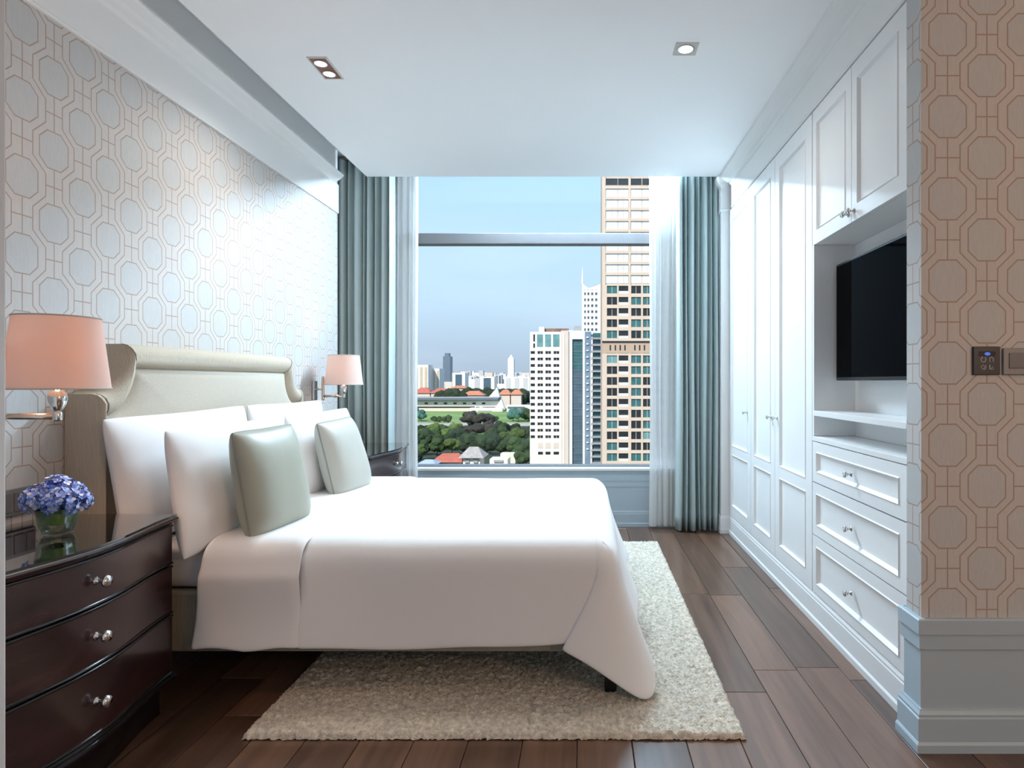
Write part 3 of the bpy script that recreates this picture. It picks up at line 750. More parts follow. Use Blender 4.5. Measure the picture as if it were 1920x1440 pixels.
# ------------------------------------------------------------------ nightstands
GLASST = glass('glass_top', (.80, .90, .87), ior=1.6, refl=2.2)
def nightstand(label, yc, dx, grp):
    W, XE, D = .415, -1.507+dx, .055
    root = empty('nightstand', label, 'nightstand', grp, (-1.72+dx, yc, 0))
    def fx(y, grow=0.0):
        t = max(-1, min(1, (y-yc)/(W+.006))); return XE+grow+D*(.5+.5*math.cos(PI*t))
    NS = 36; back = XL+.012+dx
    ys = [yc-W+2*W*k/NS for k in range(NS+1)]
    def slab(name, m, z0, z1, grow, gy, parent, edge=None, bev=0.0):
        b = MB(); yy = [yc-(W+gy)+2*(W+gy)*k/NS for k in range(NS+1)]
        front = [(fx(yc+(y-yc)*W/(W+gy), grow), y) for y in yy]
        loop = [(back, yy[0])]+front+[(back, yy[-1])]
        pr = edge or [(0, z0), (0, z1)]
        cx, cyy_ = (back+XE)/2, yc
        rows = []
        for off, z in pr:
            rows.append([(x-off if 0 < k < len(loop)-1 else x, y-(off if y > yc else -off)*(1 if k in (0, 1, len(loop)-1, len(loop)-2) else 0), z) for k, (x, y) in enumerate(loop)])
        b.grid(rows, True); n = len(loop)
        b.f += [tuple(range(n)), tuple(range((len(pr)-1)*n, len(pr)*n))]; b.mi += [0, 0]
        return b.build(name, m, parent, bevel=bev)
    slab('body', NDARK, .149, .684, -.022, -.004, root)
    slab('base_moulding', NDARK, 0, 0, .012, .008, root, [(.012, .118), (.002, .122), (0, .130), (.002, .138), (.010, .141), (.012, .148)])
    slab('plinth', NDARK, 0.0, .1185, -.03, -.02, root)
    slab('top', NSTAND, 0, 0, .018, .012, root, [(.016, .684), (.012, .690), (.004, .694), (0, .700), (.001, .706), (.006, .710)])
    slab('glass_cover', GLASST, .7105, .717, .014, .008, root)
    for (za, zb) in ((.537, .682), (.359, .533), (.151, .355)):
        pr = [(-.02, za), (.003, za), (.0055, za+.002), (.006, za+.005), (.0045, za+.008), (.001, za+.009), (.001, zb-.009), (.0045, zb-.008), (.006, zb-.005), (.0055, zb-.002), (.003, zb), (-.02, zb)]
        rows = [[(fx(y)+a, y, z) for a, z in pr] for y in ys]
        b = MB().grid(rows, True); k = len(pr); b.f += [tuple(range(k)), tuple(range(len(b.v)-k, len(b.v)))]; b.mi += [0, 0]
        d = b.build('drawer', [NSTAND, NDARK], root)
        for p in d.data.polygons:
            zc = p.center.z
            if zc < za+.0092 or zc > zb-.0092: p.material_index = 1
        for p in d.data.polygons: p.use_smooth = True
        d.modifiers.new('es', 'EDGE_SPLIT').split_angle = math.radians(35)
        kx = fx(yc); zk = (za+zb)/2
        kb = MB().lathe([(0, 0), (.012, 0), (.012, .003), (.006, .006), (.0055, .018), (.010, .022), (.017, .028), (.0185, .034), (.014, .041), (0, .043)], (kx, yc, zk), 18, 'x').build('knob', CHROME, d, smooth=True)
    bpy.context.view_layer.update(); unparent_offset(root)
    return root
nightstand('dark mahogany bow-front nightstand carrying the flowers', 1.822, 0.0, 'bow-front nightstands')
nightstand('dark bow-front nightstand in front of the teal curtain beyond the bed', 4.455, .085, 'bow-front nightstands')

# ------------------------------------------------------------------ wall sconces
def shade_mat():
    m, n, l, b = nmat('lamp_shade_silk'); n.remove(b); out = n['Material Output']
    d = n.new('ShaderNodeBsdfDiffuse'); d.inputs[0].default_value = (.86, .80, .76, 1)
    t = n.new('ShaderNodeBsdfTranslucent'); t.inputs[0].default_value = (.90, .66, .56, 1)
    mx = n.new('ShaderNodeMixShader'); mx.inputs[0].default_value = .45
    tc = n.new('ShaderNodeTexCoord'); mp = n.new('ShaderNodeMapping'); mp.inputs['Scale'].default_value = (200, 200, 8); tx = n.new('ShaderNodeTexNoise')
    l.new(tc.outputs['Object'], mp.inputs[0]); l.new(mp.outputs[0], tx.inputs['Vector']); bp = n.new('ShaderNodeBump'); bp.inputs['Strength'].default_value = .15
    l.new(tx.outputs['Fac'], bp.inputs['Height']); l.new(bp.outputs[0], d.inputs['Normal'])
    l.new(d.outputs[0], mx.inputs[1]); l.new(t.outputs[0], mx.inputs[2]); l.new(mx.outputs[0], out.inputs[0]); return m
SHADE = shade_mat()
COPPER = mat('warm_nickel', (.80, .62, .50), .14, 1.0, var=.02)
BULB = emit('bulb_glow', (1, .72, .5), 3.0)
def sconce(label, x, y, scl, W):
    root = empty('wall_sconce', label, 'wall lamp', 'swing-arm wall sconces', (XL, y, 1.1))
    zs0, zs1 = 1.178, 1.392
    ro, ri = .151*scl, .122*scl
    b = MB()
    b.lathe([(ro-.002, zs0), (ro, zs0), (ri, zs1), (ri-.002, zs1), (ro-.002, zs0)], (x, y, 0), 48)
    sh = b.build('lamp_shade', SHADE, root, smooth=True)
    sh.modifiers.new('es', 'EDGE_SPLIT').split_angle = math.radians(40)
    TR = mat('shade_trim', (.55, .50, .46), .8, var=.03)
    MB().tube([(x+ro*math.cos(2*PI*k/48), y+ro*math.sin(2*PI*k/48), zs0+.002) for k in range(48)], .0025, 6, True).build('trim_ring', TR, sh, smooth=True)
    MB().tube([(x+ri*math.cos(2*PI*k/48), y+ri*math.sin(2*PI*k/48), zs1-.002) for k in range(48)], .0025, 6, True).build('trim_ring', TR, sh, smooth=True)
    zj = 1.098
    MB().lathe([(0, -.055), (.006, -.055), (.008, -.05), (.006, -.044), (.006, -.036), (.010, -.034), (.015, -.026), (.021, -.012), (.024, .004), (.022, .018), (.014, .028), (.007, .032), (.006, .05), (.009, .052), (.009, .09), (0, .09)], (x, y, zj+.05), 24).build('stem', CHROME, root, smooth=True)
    MB().lathe([(0, -.014), (.010, -.014), (.012, -.008), (.012, .008), (.010, .014), (0, .014)], (x, y, zj), 18).build('joint', CHROME, root, smooth=True)
    MB().lathe([(0, .0), (.012, .0), (.022, .03), (.024, .05), (.016, .075), (0, .082)], (x, y, 1.235), 16).build('bulb', BULB, root, smooth=True)
    xj = XL+.07
    MB().tube([(xj, y, zj), (x-.008, y, zj)], .0095, 12).build('arm', COPPER, root, smooth=True)
    MB().lathe([(0, -.03), (.008, -.03), (.010, -.02), (.010, .13), (.008, .14), (0, .145)], (xj, y, zj), 16).build('pivot_tube', COPPER, root, smooth=True)
    MB().tube([(XL+.02, y, zj+.05), (xj, y, zj+.05)], .008, 10).build('bracket', COPPER, root, smooth=True)
    MB().box(XL, XL+.02, y-.03, y+.03, zj-.03, zj+.11).build('wall_plate', CHROME, root, bevel=.006)
    lg = light('sconce_bulb_light', 'POINT', (x, y, 1.285), W, (1, .60, .38), shadow_soft_size=.03); lg.parent = root
    bpy.context.view_layer.update(); unparent_offset(root)
    return root
sconce('wall sconce with pinkish shade above the nightstand with flowers', -1.56, 1.815, .845, 16)
sconce('wall sconce with peach shade in front of the teal curtain', -1.735, 4.41, .87, 6)

# ------------------------------------------------------------------ vase with hydrangeas
VX, VY, VZ = -1.672, 1.945, .7172
VGL = glass('vase_glass', (.955, .975, .95), ior=1.4, refl=.6)
va = empty('vase', 'low clear glass vase on the near nightstand', 'vase', None, (VX, VY, VZ))
def rsq(r, k, n, z, p=4.0):
    a = 2*PI*k/n; c, s = math.cos(a), math.sin(a); q = r/((abs(c)**p+abs(s)**p)**(1/p)); q *= .74; return (VX+q*c, VY+q*s, VZ+z*.80)
n = 36
vp = [(.0, .001), (.040, .001), (.047, .004), (.056, .03), (.062, .07), (.066, .105), (.0635, .105), (.059, .07), (.053, .03), (.044, .010), (.0, .010)]
MB().grid([[rsq(max(r, .0005), k, n, z) for k in range(n)] for r, z in vp], True).build('bowl', VGL, va, smooth=True)
MB().grid([[rsq(max(r, .0005), k, n, z) for k in range(n)] for r, z in ((.0, .012), (.042, .012), (.050, .03), (.053, .042), (.0, .042))], True).build('water', glass('water_clear', (.93, .96, .92), ior=1.33, refl=.4), va, smooth=True)
LEAFW = mat('leaf_wrap', (.13, .22, .055), .5, var=.5, scale=40)
MB().grid([[rsq(r, k, n, z) for k in range(n)] for r, z in ((.051, .045), (.0565, .07), (.060, .104))], True).build('leaf_wrap', LEAFW, va, smooth=True)
bpy.context.view_layer.update(); unparent_offset(va)
bq = empty('hydrangea_bouquet', 'round bunch of blue hydrangeas in the glass vase', 'flowers', None, (VX, VY, VZ+.09))
def petal_mat():
    m, n_, l, b = nmat('hydrangea_petal')
    g = n_.new('ShaderNodeNewGeometry'); r = n_.new('ShaderNodeValToRGB'); e = r.color_ramp.elements
    e[0].position = 0; e[0].color = (.07, .14, .50, 1); e[1].position = 1; e[1].color = (.62, .68, .86, 1)
    q = e.new(.35); q.color = (.14, .24, .66, 1); q = e.new(.7); q.color = (.26, .37, .76, 1)
    l.new(g.outputs['Random Per Island'], r.inputs[0]); l.new(r.outputs[0], b.inputs['Base Color']); b.inputs['Roughness'].default_value = .6
    return m
PET = petal_mat(); EYE = mat('floret_eye', (.72, .74, .42), .6, var=.2)
heads = [(-.045, -.035, .02, .058), (.05, -.045, .012, .056), (.015, .045, .02, .056), (-.055, .04, .0, .05), (.005, -.005, .045, .062), (.06, .02, .005, .05)]
rr = random.Random(11)
for (hx, hy, hz, R) in [(a*.74, c*.74, e*.8, r_*.80) for a, c, e, r_ in heads]:
    c0 = Vector((VX+hx, VY+hy, VZ+.098+hz)); b = MB(); be = MB(); cnt = 75
    for k in range(cnt):
        zz = 1-1.55*(k+.5)/cnt; a = k*2.39996+rr.uniform(-.2, .2); q = math.sqrt(max(0, 1-zz*zz))
        nrm = Vector((q*math.cos(a), q*math.sin(a), zz)); nrm = (nrm+Vector((rr.uniform(-.3, .3), rr.uniform(-.3, .3), rr.uniform(-.2, .3)))).normalized()
        c = c0+nrm*R*rr.uniform(.88, 1.06)
        u = nrm.orthogonal().normalized(); w = nrm.cross(u); ph = rr.uniform(0, PI); S = rr.uniform(.0105, .0135)
        for i in range(4):
            a2 = ph+i*PI/2; d = u*math.cos(a2)+w*math.sin(a2); s = nrm.cross(d)
            b.add([c, c+d*S*.55+s*S*.48+nrm*.002, c+d*S*1.05+s*S*.22+nrm*.0035, c+d*S*1.05-s*S*.22+nrm*.0035, c+d*S*.55-s*S*.48+nrm*.002], [(0, 1, 2, 3, 4)])
        be.add([c+nrm*.0028+u*.0022, c+nrm*.0028+w*.0022, c+nrm*.0028-u*.0022, c+nrm*.0028-w*.0022, c+nrm*.005], [(0, 1, 4), (1, 2, 4), (2, 3, 4), (3, 0, 4)])
    fh = b.build('flower_head', PET, bq, fix=False); be.build('floret_eye', EYE, fh, fix=False)['kind'] = 'stuff'
    MB().tube([(VX+hx*.3, VY+hy*.3, VZ+.03), (VX+hx*.8, VY+hy*.8, VZ+.08), c0], .003, 6).build('stem', mat('stem_green', (.10, .20, .05), .5, var=.1), bq)
bpy.context.view_layer.update(); unparent_offset(bq)
for fh in [c for c in bq.children if c.name.startswith('flower_head')]: pass

# ------------------------------------------------------------------ switches
GREYP = mat('grey_plate', (.23, .225, .235), .4, .3, var=.03); GREYP2 = mat('grey_rocker', (.16, .155, .165), .35, .2, var=.03)
CHAR = mat('charcoal_plate', (.022, .022, .027), .35, var=.05); ICON = mat('icon_print', (.55, .55, .56), .5, var=.02)
def px_front(x, y, Y=RF): p = at(x, y, Y); return p.x, p.z
cp = empty('control_panel', 'charcoal room control panel with blue display on the tan wallpaper', 'control panel', None, (1.31, RF, 1.27))
x0, z1 = px_front(1822, 650); x1, z0 = px_front(1872, 703)
box('plate', CHAR, x0, x1, RF-.010, RF, z0, z1, cp, .002)
a0, c1 = px_front(1832, 659); a1, c0 = px_front(1862.5, 668)
disp = box('display', mat('display_dark', (.008, .008, .02), .2, var=.05), a0, a1, RF-.0112, RF-.0098, c0, c1, cp)
a0, c1 = px_front(1841.5, 660.5); a1, c0 = px_front(1853, 667)
b = MB(); cx, cz, rx, rz = (a0+a1)/2, (c0+c1)/2, (a1-a0)/2, (c1-c0)/2
ring = [(cx+rx*math.cos(2*PI*k/20)*(.8+.2*abs(math.cos(2*PI*k/20))), RF-.0116, cz+rz*math.sin(2*PI*k/20)) for k in range(20)]
b.ngon(ring); b.build('display_glow', emit('blue_led', (.05, .13, .60), .7), disp)
def icon(cx, cy, kind):
    X, Z = px_front(cx, cy); s = .0105; yy = RF-.0105; b = MB(); t = .0012
    if kind == 'ring': b.tube([(X+s*.75*math.cos(a*.1745), yy, Z+s*.75*math.sin(a*.1745)) for a in range(-26, 8)], t, 5)
    if kind == 'arch': b.tube([(X-s*.55, yy, Z-s*.8), (X-s*.55, yy, Z+s*.1)]+[(X-s*.55*math.cos(a*PI/8), yy, Z+s*.1+s*.65*math.sin(a*PI/8)) for a in range(9)]+[(X+s*.55, yy, Z-s*.8)], t, 5)
    if kind == 'diamond':
        b.tube([(X-s*.8, yy, Z), (X-s*.15, yy, Z+s*.75), (X+s*.4, yy, Z), (X-s*.15, yy, Z-s*.75)], t, 5, True); b.tube([(X+s*.2, yy, Z-s*.85), (X+s*.9, yy, Z-s*.05), (X+s*.5, yy, Z+s*.6)], t, 5)
    if kind == 'bars':
        b.tube([(X-s*.55, yy, Z-s*.7), (X-s*.55, yy, Z+s*.75)], t*1.5, 5); b.tube([(X-s*.1, yy, Z-s*.5), (X+s*.5, yy, Z+s*.2), (X+s*.75, yy, Z-s*.55), (X, yy, Z-s*.75)], t, 5, True)
    b.build('icon', ICON, cp)
icon(1840, 674.5, 'ring'); icon(1855, 674.5, 'arch'); icon(1840, 688.5, 'diamond'); icon(1855, 688.5, 'bars')
bpy.context.view_layer.update(); unparent_offset(cp)
for ch in cp.children: pass
sw = empty('light_switch', 'grey metal light switch beside the control panel', 'light switch', None, (1.40, RF, 1.27))
x0, z1 = px_front(1878, 653); x1, z0 = px_front(1928, 703)
box('plate', GREYP, x0, x1, RF-.009, RF, z0, z1, sw, .003)
a0, c1 = px_front(1888, 662); a1, c0 = px_front(1918.5, 691)
box('rocker', GREYP2, a0, a1, RF-.012, RF-.008, c0, c1, sw, .002)
bpy.context.view_layer.update(); unparent_offset(sw)
# wall plate behind the flowers
sk = empty('socket_plate', 'grey bedside switch plate on the wall behind the flowers', 'switch plate', None, (XL, 2.1, .8))
box('plate', GREYP, XL, XL+.010, 1.99, 2.175, .745, .835, sk, .002)
for (ya, yb) in ((1.998, 2.035), (2.042, 2.08), (2.09, 2.13), (2.137, 2.168)): box('rocker', GREYP2, XL+.008, XL+.014, ya, yb, .757, .823, sk, .002)
bpy.context.view_layer.update(); unparent_offset(sk)

# ------------------------------------------------------------------ recessed downlights
TRIMC = mat('copper_baffle', (.20, .06, .03), .35, .5, var=.05); LAMPW = emit('lamp_face', (1, .86, .68), 14.0); TRIMW = mat('fixture_white', (.58, .54, .48), .5, var=.02)
def downlight(label, x0, x1, y0, y1, spots, baffle, W):
    cx, cyy = (x0+x1)/2, (y0+y1)/2
    root = empty('downlight', label, 'ceiling light', 'recessed ceiling downlights', (cx, cyy, ZC))
    b = MB(); t = .008
    b.box(x0-t, x1+t, y0-t, y0, ZC-.004, ZC).box(x0-t, x1+t, y1, y1+t, ZC-.004, ZC).box(x0-t, x0, y0, y1, ZC-.004, ZC).box(x1, x1+t, y0, y1, ZC-.004, ZC)
    b.build('trim', TRIMW, root)
    MB().box(x0, x1, y0, y1, ZC-.003, ZC-.0002).build('baffle', baffle, root)
    for (sx, sy, r) in spots:
        MB().lathe([(r*1.25, 0), (r*1.25, -.003), (r, -.003), (r, 0)], (sx, sy, ZC-.003), 20).build('lamp_ring', CHROME, root, smooth=False)
        MB().lathe([(.0, -.004), (r*.6, -.0035), (r, -.001)], (sx, sy, ZC-.003), 20).build('lamp', LAMPW, root, smooth=True)
        lg = light('downlight_beam', 'SPOT', (sx, sy, ZC-.02), W, (1, .95, .88), (0, 0, 0), spot_size=math.radians(150), spot_blend=.9, shadow_soft_size=.03); lg.parent = root
    bpy.context.view_layer.update(); unparent_offset(root)
downlight('copper-lined double downlight in the ceiling over the bed', -1.385, -1.30, 3.07, 3.275, [(-1.345, 3.12, .026), (-1.345, 3.225, .026)], TRIMC, DOWN_W)
downlight('square white single downlight in the ceiling near the wardrobes', .44, .535, 2.94, 3.035, [(.487, 2.985, .034)], TRIMW, DOWN_W)
print('furniture ok')

# ------------------------------------------------------------------ the city outside (real sizes, ground 42 m below the room)
GZ = -42.0
def gy(py): return (CAM_H-GZ)*F_PX/(py-VPY)
def X(px, Y): return (px-VPX)*Y/F_PX
def Z(py, Y): return CAM_H-(py-VPY)*Y/F_PX
BEIGE = mat('beige_render', (.68, .55, .44), .8, var=.05, scale=.2)
BEIGE_D = mat('tan_band', (.52, .38, .28), .8, var=.05, scale=.2)
CITYW = mat('white_render', (.80, .77, .72), .8, var=.04, scale=.2)
CITYP = mat('pale_peach_render', (.72, .62, .54), .8, var=.04, scale=.2)
CITYG = mat('blue_grey_glass', (.10, .16, .21), .2, .2, var=.25, scale=.3)
TEAL1 = mat('teal_glass', (.045, .15, .16), .15, .0, var=.3, scale=.5); TEAL2 = mat('pale_teal_glass', (.15, .32, .33), .15, .0, var=.25, scale=.5)
DARKG = mat('dark_glass', (.020, .024, .028), .12, .0, var=.3, scale=.5); SKYG = mat('painted_sky_glass', (.74, .80, .82), .1, .0, var=.1, scale=.3)  # the pale glass carries the sky reflection in its base colour
RAIL = mat('white_railing', (.72, .70, .66), .6, var=.05)
ROOFR = mat('red_roof', (.50, .14, .09), .8, var=.2, scale=.3); ROOFO = mat('orange_roof', (.58, .22, .12), .8, var=.2, scale=.3)
GRASS = mat('lawn', (.20, .30, .08), .95, var=.3, scale=.02); GROUND = mat('city_ground', (.045, .055, .03), .95, var=.4, scale=.01)
ROAD = mat('track_sand', (.46, .41, .33), .95, var=.1, scale=.05)
CONC = mat('concrete_grey', (.36, .36, .36), .85, var=.1, scale=.1); SLATE = mat('slate_blue_roof', (.10, .13, .17), .6, var=.1, scale=.1)
g = box('city_ground', GROUND, -3000, 3000, 20, 7000, GZ-2, GZ); struct(g, 'dark green city ground far below the window')
lawn = box('sports_field', GRASS, -400, 60, gy(793), gy(768), GZ+.02, GZ+.3); tag(lawn, 'bright green playing field beyond the trees', 'field')
rd = box('sand_track', ROAD, -400, -40, gy(799), gy(793.5), GZ+.02, GZ+.5); tag(rd, 'pale sandy track along the near side of the field', 'track')

def facade(root, Y, depth, cols, rows, x0, x1, z0, z1, wall, pick, proud=.45, pane_in=.25, balc=()):
    """body, piers between window columns, spandrels between rows, one pane per opening"""
    b = MB().box(x0, x1, Y+proud, Y+depth, z0, z1); b.build('body', wall, root)
    edges = [x0]+[e for c in cols for e in c]+[x1]
    for k in range(0, len(edges), 2):
        if edges[k+1]-edges[k] > .02: box('pier', wall, edges[k], edges[k+1], Y-.06, Y+proud, z0, z1, root)
    zr = sorted(rows)
    zb = z0; meshes = {}
    zlist = []
    for (a, c) in zr: zlist.append((zb, a)); zb = c
    zlist.append((zb, z1))
    for (a, c) in zlist:
        if c-a > .02: box('spandrel', wall, x0, x1, Y, Y+proud, a, c, root)
    for ri, (a, c) in enumerate(zr):
        for ci, (p, q) in enumerate(cols):
            m = pick(ri, ci)
            w = box('window', m, p, q, Y+proud-.12, Y+proud-.02, a, c, root)
            if ci not in balc and q-p > 2.0: box('mullion', wall, (p+q)/2-.06, (p+q)/2+.06, Y+proud-.2, Y+proud-.11, a, c, w)
            if ci in balc:
                box('balcony_rail', RAIL, p, q, Y+.05, Y+.12, a, a+(c-a)*.32, w)

# beige tower at the right, about 186 m away
rb_ = random.Random(21); Yt = 186.0
tw = empty('beige_tower', 'tall beige apartment tower with teal windows at the right of the view', 'building', None, (X(1180, Yt), Yt+8, GZ))
px_rows = [673.6+20.4*k for k in range(11)]+[627, 606, 585, 564, 543]
low_rows = [(Z(p+7.2, Yt), Z(p-7.2, Yt)) for p in px_rows]
cols = [(X(a, Yt), X(c, Yt)) for a, c in ((1138, 1157), (1160, 1178), (1183.5, 1202), (1205.5, 1222), (1227, 1245), (1249, 1266))]
def pick_low(ri, ci):
    if ci in (1, 4): return DARKG
    return rb_.choice((DARKG, TEAL1, TEAL2, TEAL1, DARKG))
facade(tw, Yt, 20, cols, low_rows, X(1129, Yt), X(1275, Yt), GZ, Z(534, Yt), BEIGE, pick_low, balc=(1, 4))
band = box('ornament_band', BEIGE_D, X(1129, Yt), X(1275, Yt), Yt-.12, Yt+.1, Z(662, Yt), Z(641, Yt), tw)
for k, p in enumerate((1143, 1152.5, 1161.5, 1170.5, 1189, 1198, 1207, 1232, 1241, 1250)):
    box('slot', DARKG, X(p, Yt), X(p+2.6, Yt), Yt-.16, Yt-.05, Z(657, Yt), Z(647, Yt), band)
box('cornice', DARKG, X(1129, Yt), X(1275, Yt), Yt-.5, Yt+.1, Z(641.5, Yt), Z(639.5, Yt), band)
up_rows = [(Z(523.5-20.3*k+7.6, Yt), Z(523.5-20.3*k-7.6, Yt)) for k in range(9)]
upc = [(X(a, Yt), X(c, Yt)) for a, c in ((1136, 1158), (1159, 1178), (1183, 1203), (1204.5, 1222), (1227, 1248), (1249, 1266))]
up = bpy.data.objects.new('upper_storeys', None); COL.objects.link(up); up.parent = tw
zt0, zt1 = Z(534, Yt), Z(300, Yt)
ub = MB().box(X(1129, Yt), X(1275, Yt), Yt+.45, Yt+20, zt0, zt1).build('upper_body', BEIGE, tw)
bpy.data.objects.remove(up)
for k, (a, c) in enumerate(sorted(up_rows)):
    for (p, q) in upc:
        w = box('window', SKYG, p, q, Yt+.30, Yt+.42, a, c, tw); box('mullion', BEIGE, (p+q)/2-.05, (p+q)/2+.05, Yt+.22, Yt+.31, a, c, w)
    box('slab_edge', BEIGE, X(1129, Yt), X(1275, Yt), Yt, Yt+.45, c, c+(Z(523.5-20.3+7.6, Yt)-Z(523.5-7.6, Yt)), tw)
for (a, c) in ((1129, 1135.5), (1178.5, 1182.5), (1222.5, 1226.5), (1266.5, 1275)): box('pier', BEIGE, X(a, Yt), X(c, Yt), Yt-.06, Yt+.45, zt0, zt1, tw)
for (p, q) in upc: box('window', DARKG, p, q, Yt+.30, Yt+.42, Z(346, Yt), Z(334, Yt), tw)
bpy.context.view_layer.update(); unparent_offset(tw)

# white hotel block, about 283 m away
Yh = 283.0
ho = empty('white_hotel', 'white mid-rise block with a grid of small dark windows', 'building', None, (X(1045, Yh), Yh+10, GZ))
h_rows = [(Z(661+12.15*k+2.6, Yh), Z(661+12.15*k-2.6, Yh)) for k in range(14)]
hcols = [(X(a, Yh), X(c, Yh)) for a, c in ((995, 1003), (1008, 1018), (1022.7, 1033), (1038, 1048.5))]
facade(ho, Yh, 22, hcols, h_rows, X(993.5, Yh), X(1052, Yh), GZ, Z(653, Yh), CITYW, lambda r, c: DARKG, proud=.5)
box('top_storey', CITYW, X(993.5, Yh), X(1052, Yh), Yh, Yh+22, Z(653, Yh), Z(622, Yh), ho)
for (a, c) in ((1007, 1018), (1022, 1033), (1037, 1049)): box('tall_window', TEAL2, X(a, Yh), X(c, Yh), Yh-.12, Yh+.1, Z(650, Yh), Z(627, Yh), ho)
for (a, c) in ((627, 640), (644, 652)): box('slit_window', DARKG, X(1000, Yh), X(1003, Yh), Yh-.1, Yh+.1, Z(c, Yh), Z(a, Yh), ho)
for (a, c) in ((1009, 1018), (1023, 1032), (1038, 1048)):
    box('base_panel', CITYP, X(a, Yh), X(c, Yh), Yh-.12, Yh+.1, Z(840, Yh), Z(830, Yh), ho); box('base_window', DARKG, X(a, Yh), X(c, Yh), Yh-.12, Yh+.1, Z(852, Yh), Z(847, Yh), ho)
box('corner_pier', CITYP, X(1052, Yh), X(1066, Yh), Yh-.8, Yh+22, GZ, Z(620, Yh), ho); box('corner_groove', CITYW, X(1055.5, Yh), X(1058.5, Yh), Yh-1.0, Yh-.7, GZ, Z(624, Yh), ho)
box('side_wing', CITYW, X(1066, Yh), X(1073, Yh), Yh, Yh+22, GZ, Z(619, Yh), ho); box('side_wing', CITYW, X(1092.5, Yh), X(1098, Yh), Yh, Yh+22, GZ, Z(622, Yh), ho)
box('wing_head', CITYW, X(1073, Yh), X(1092.5, Yh), Yh, Yh+22, Z(636, Yh), Z(620, Yh), ho)
for k in range(20):
    za, zb_ = 636+12*k, 636+12*k+9.5
    box('bay_window', CITYG if k > 4 else TEAL1, X(1073, Yh), X(1092.5, Yh), Yh+1.1, Yh+1.3, Z(zb_, Yh), Z(za, Yh), ho)
    box('bay_spandrel', SLATE, X(1073, Yh), X(1092.5, Yh), Yh+.95, Yh+1.35, Z(zb_+2.5, Yh), Z(zb_, Yh), ho)
box('bay_back', DARKG, X(1073, Yh), X(1092.5, Yh), Yh+1.4, Yh+20, GZ, Z(636, Yh), ho)
box('roof_plant', mat('rooftop_rust', (.24, .14, .10), .9, var=.5, scale=.6), X(1021, Yh), X(1066, Yh), Yh+4, Yh+14, Z(622, Yh), Z(614.5, Yh), ho)
box('roof_block', CITYW, X(1010, Yh), X(1020, Yh), Yh+2, Yh+10, Z(622, Yh), Z(612, Yh), ho); box('roof_tank', CONC, X(1076, Yh), X(1088, Yh), Yh+6, Yh+14, Z(620, Yh), Z(609, Yh), ho)
bpy.context.view_layer.update(); unparent_offset(ho)

# glass slab with balconies between hotel and tower
Yg = 240.0
gs = empty('teal_balcony_block', 'dark teal glass block with stacked balconies against the beige tower', 'building', None, (X(1118, Yg), Yg+8, GZ))
box('body', DARKG, X(1112, Yg), X(1131, Yg), Yg+1.2, Yg+18, GZ, Z(624, Yg), gs)
for k in range(20):
    y0p = 660+12.3*k-36
    box('window', TEAL1 if k % 3 == 0 else CITYG, X(1113, Yg), X(1130, Yg), Yg+.9, Yg+1.2, Z(y0p+8.5, Yg), Z(y0p, Yg), gs)
    box('balcony_slab', CONC, X(1108.5, Yg), X(1131, Yg), Yg-.6, Yg+1.2, Z(y0p+12.3, Yg), Z(y0p+9.0, Yg), gs)
box('edge_wall', CITYW, X(1107.5, Yg), X(1110, Yg), Yg-.2, Yg+18, GZ, Z(662, Yg), gs)
box('glass_fin', mat('steel_blue_glass', (.20, .28, .38), .2, var=.15, scale=.3), X(1096.5, Yg*1.1), X(1108.5, Yg*1.1), Yg*1.1, Yg*1.1+8, GZ, Z(622, Yg*1.1), gs)
for k in range(18): box('fin_ledge', CITYW, X(1099.5, Yg*1.1), X(1103.5, Yg*1.1), Yg*1.1-.5, Yg*1.1, Z(634+12.3*k, Yg*1.1), Z(631.5+12.3*k, Yg*1.1), gs)
bpy.context.view_layer.update(); unparent_offset(gs)
# white tower with spire behind
Ys = 420.0
sp_ = empty('spired_white_tower', 'slim white tower with a rooftop spire behind the hotel block', 'building', None, (X(1110, Ys), Ys+8, GZ))
s_rows = [(Z(551+11.2*k+2.4, Ys), Z(551+11.2*k-2.4, Ys)) for k in range(8)]
facade(sp_, Ys, 18, [(X(a, Ys), X(c, Ys)) for a, c in ((1095.5, 1098.5), (1101.5, 1105), (1108.5, 1112.5), (1116, 1120))], s_rows, X(1091, Ys), X(1131, Ys), GZ, Z(543, Ys), CITYW, lambda r, c: CITYG, proud=.6)
b = MB(); pts = [(1091, 528), (1096, 535), (1104, 540), (1113, 537), (1122, 534), (1131, 530), (1131, 543.5), (1091, 543.5)]
fr_ = [(X(a, Ys), Ys, Z(c, Ys)) for a, c in pts]; bk = [(x, Ys+17, z) for x, _, z in fr_]; n8 = len(pts)
b.add(fr_+bk, [tuple(range(n8)), tuple(range(n8, 2*n8))]+[(k, (k+1) % n8, n8+(k+1) % n8, n8+k) for k in range(n8)]); b.build('crown', CITYW, sp_)
MB().lathe([(.9, Z(530, Ys)), (.6, Z(515, Ys)), (.12, Z(500, Ys)), (0, Z(499, Ys))], (X(1092.3, Ys), Ys+2, 0), 10).build('spire', CITYW, sp_)
box('roof_block', CONC, X(1114, Ys), X(1122, Ys), Ys+4, Ys+10, Z(540, Ys), Z(533, Ys), sp_)
bpy.context.view_layer.update(); unparent_offset(sp_)

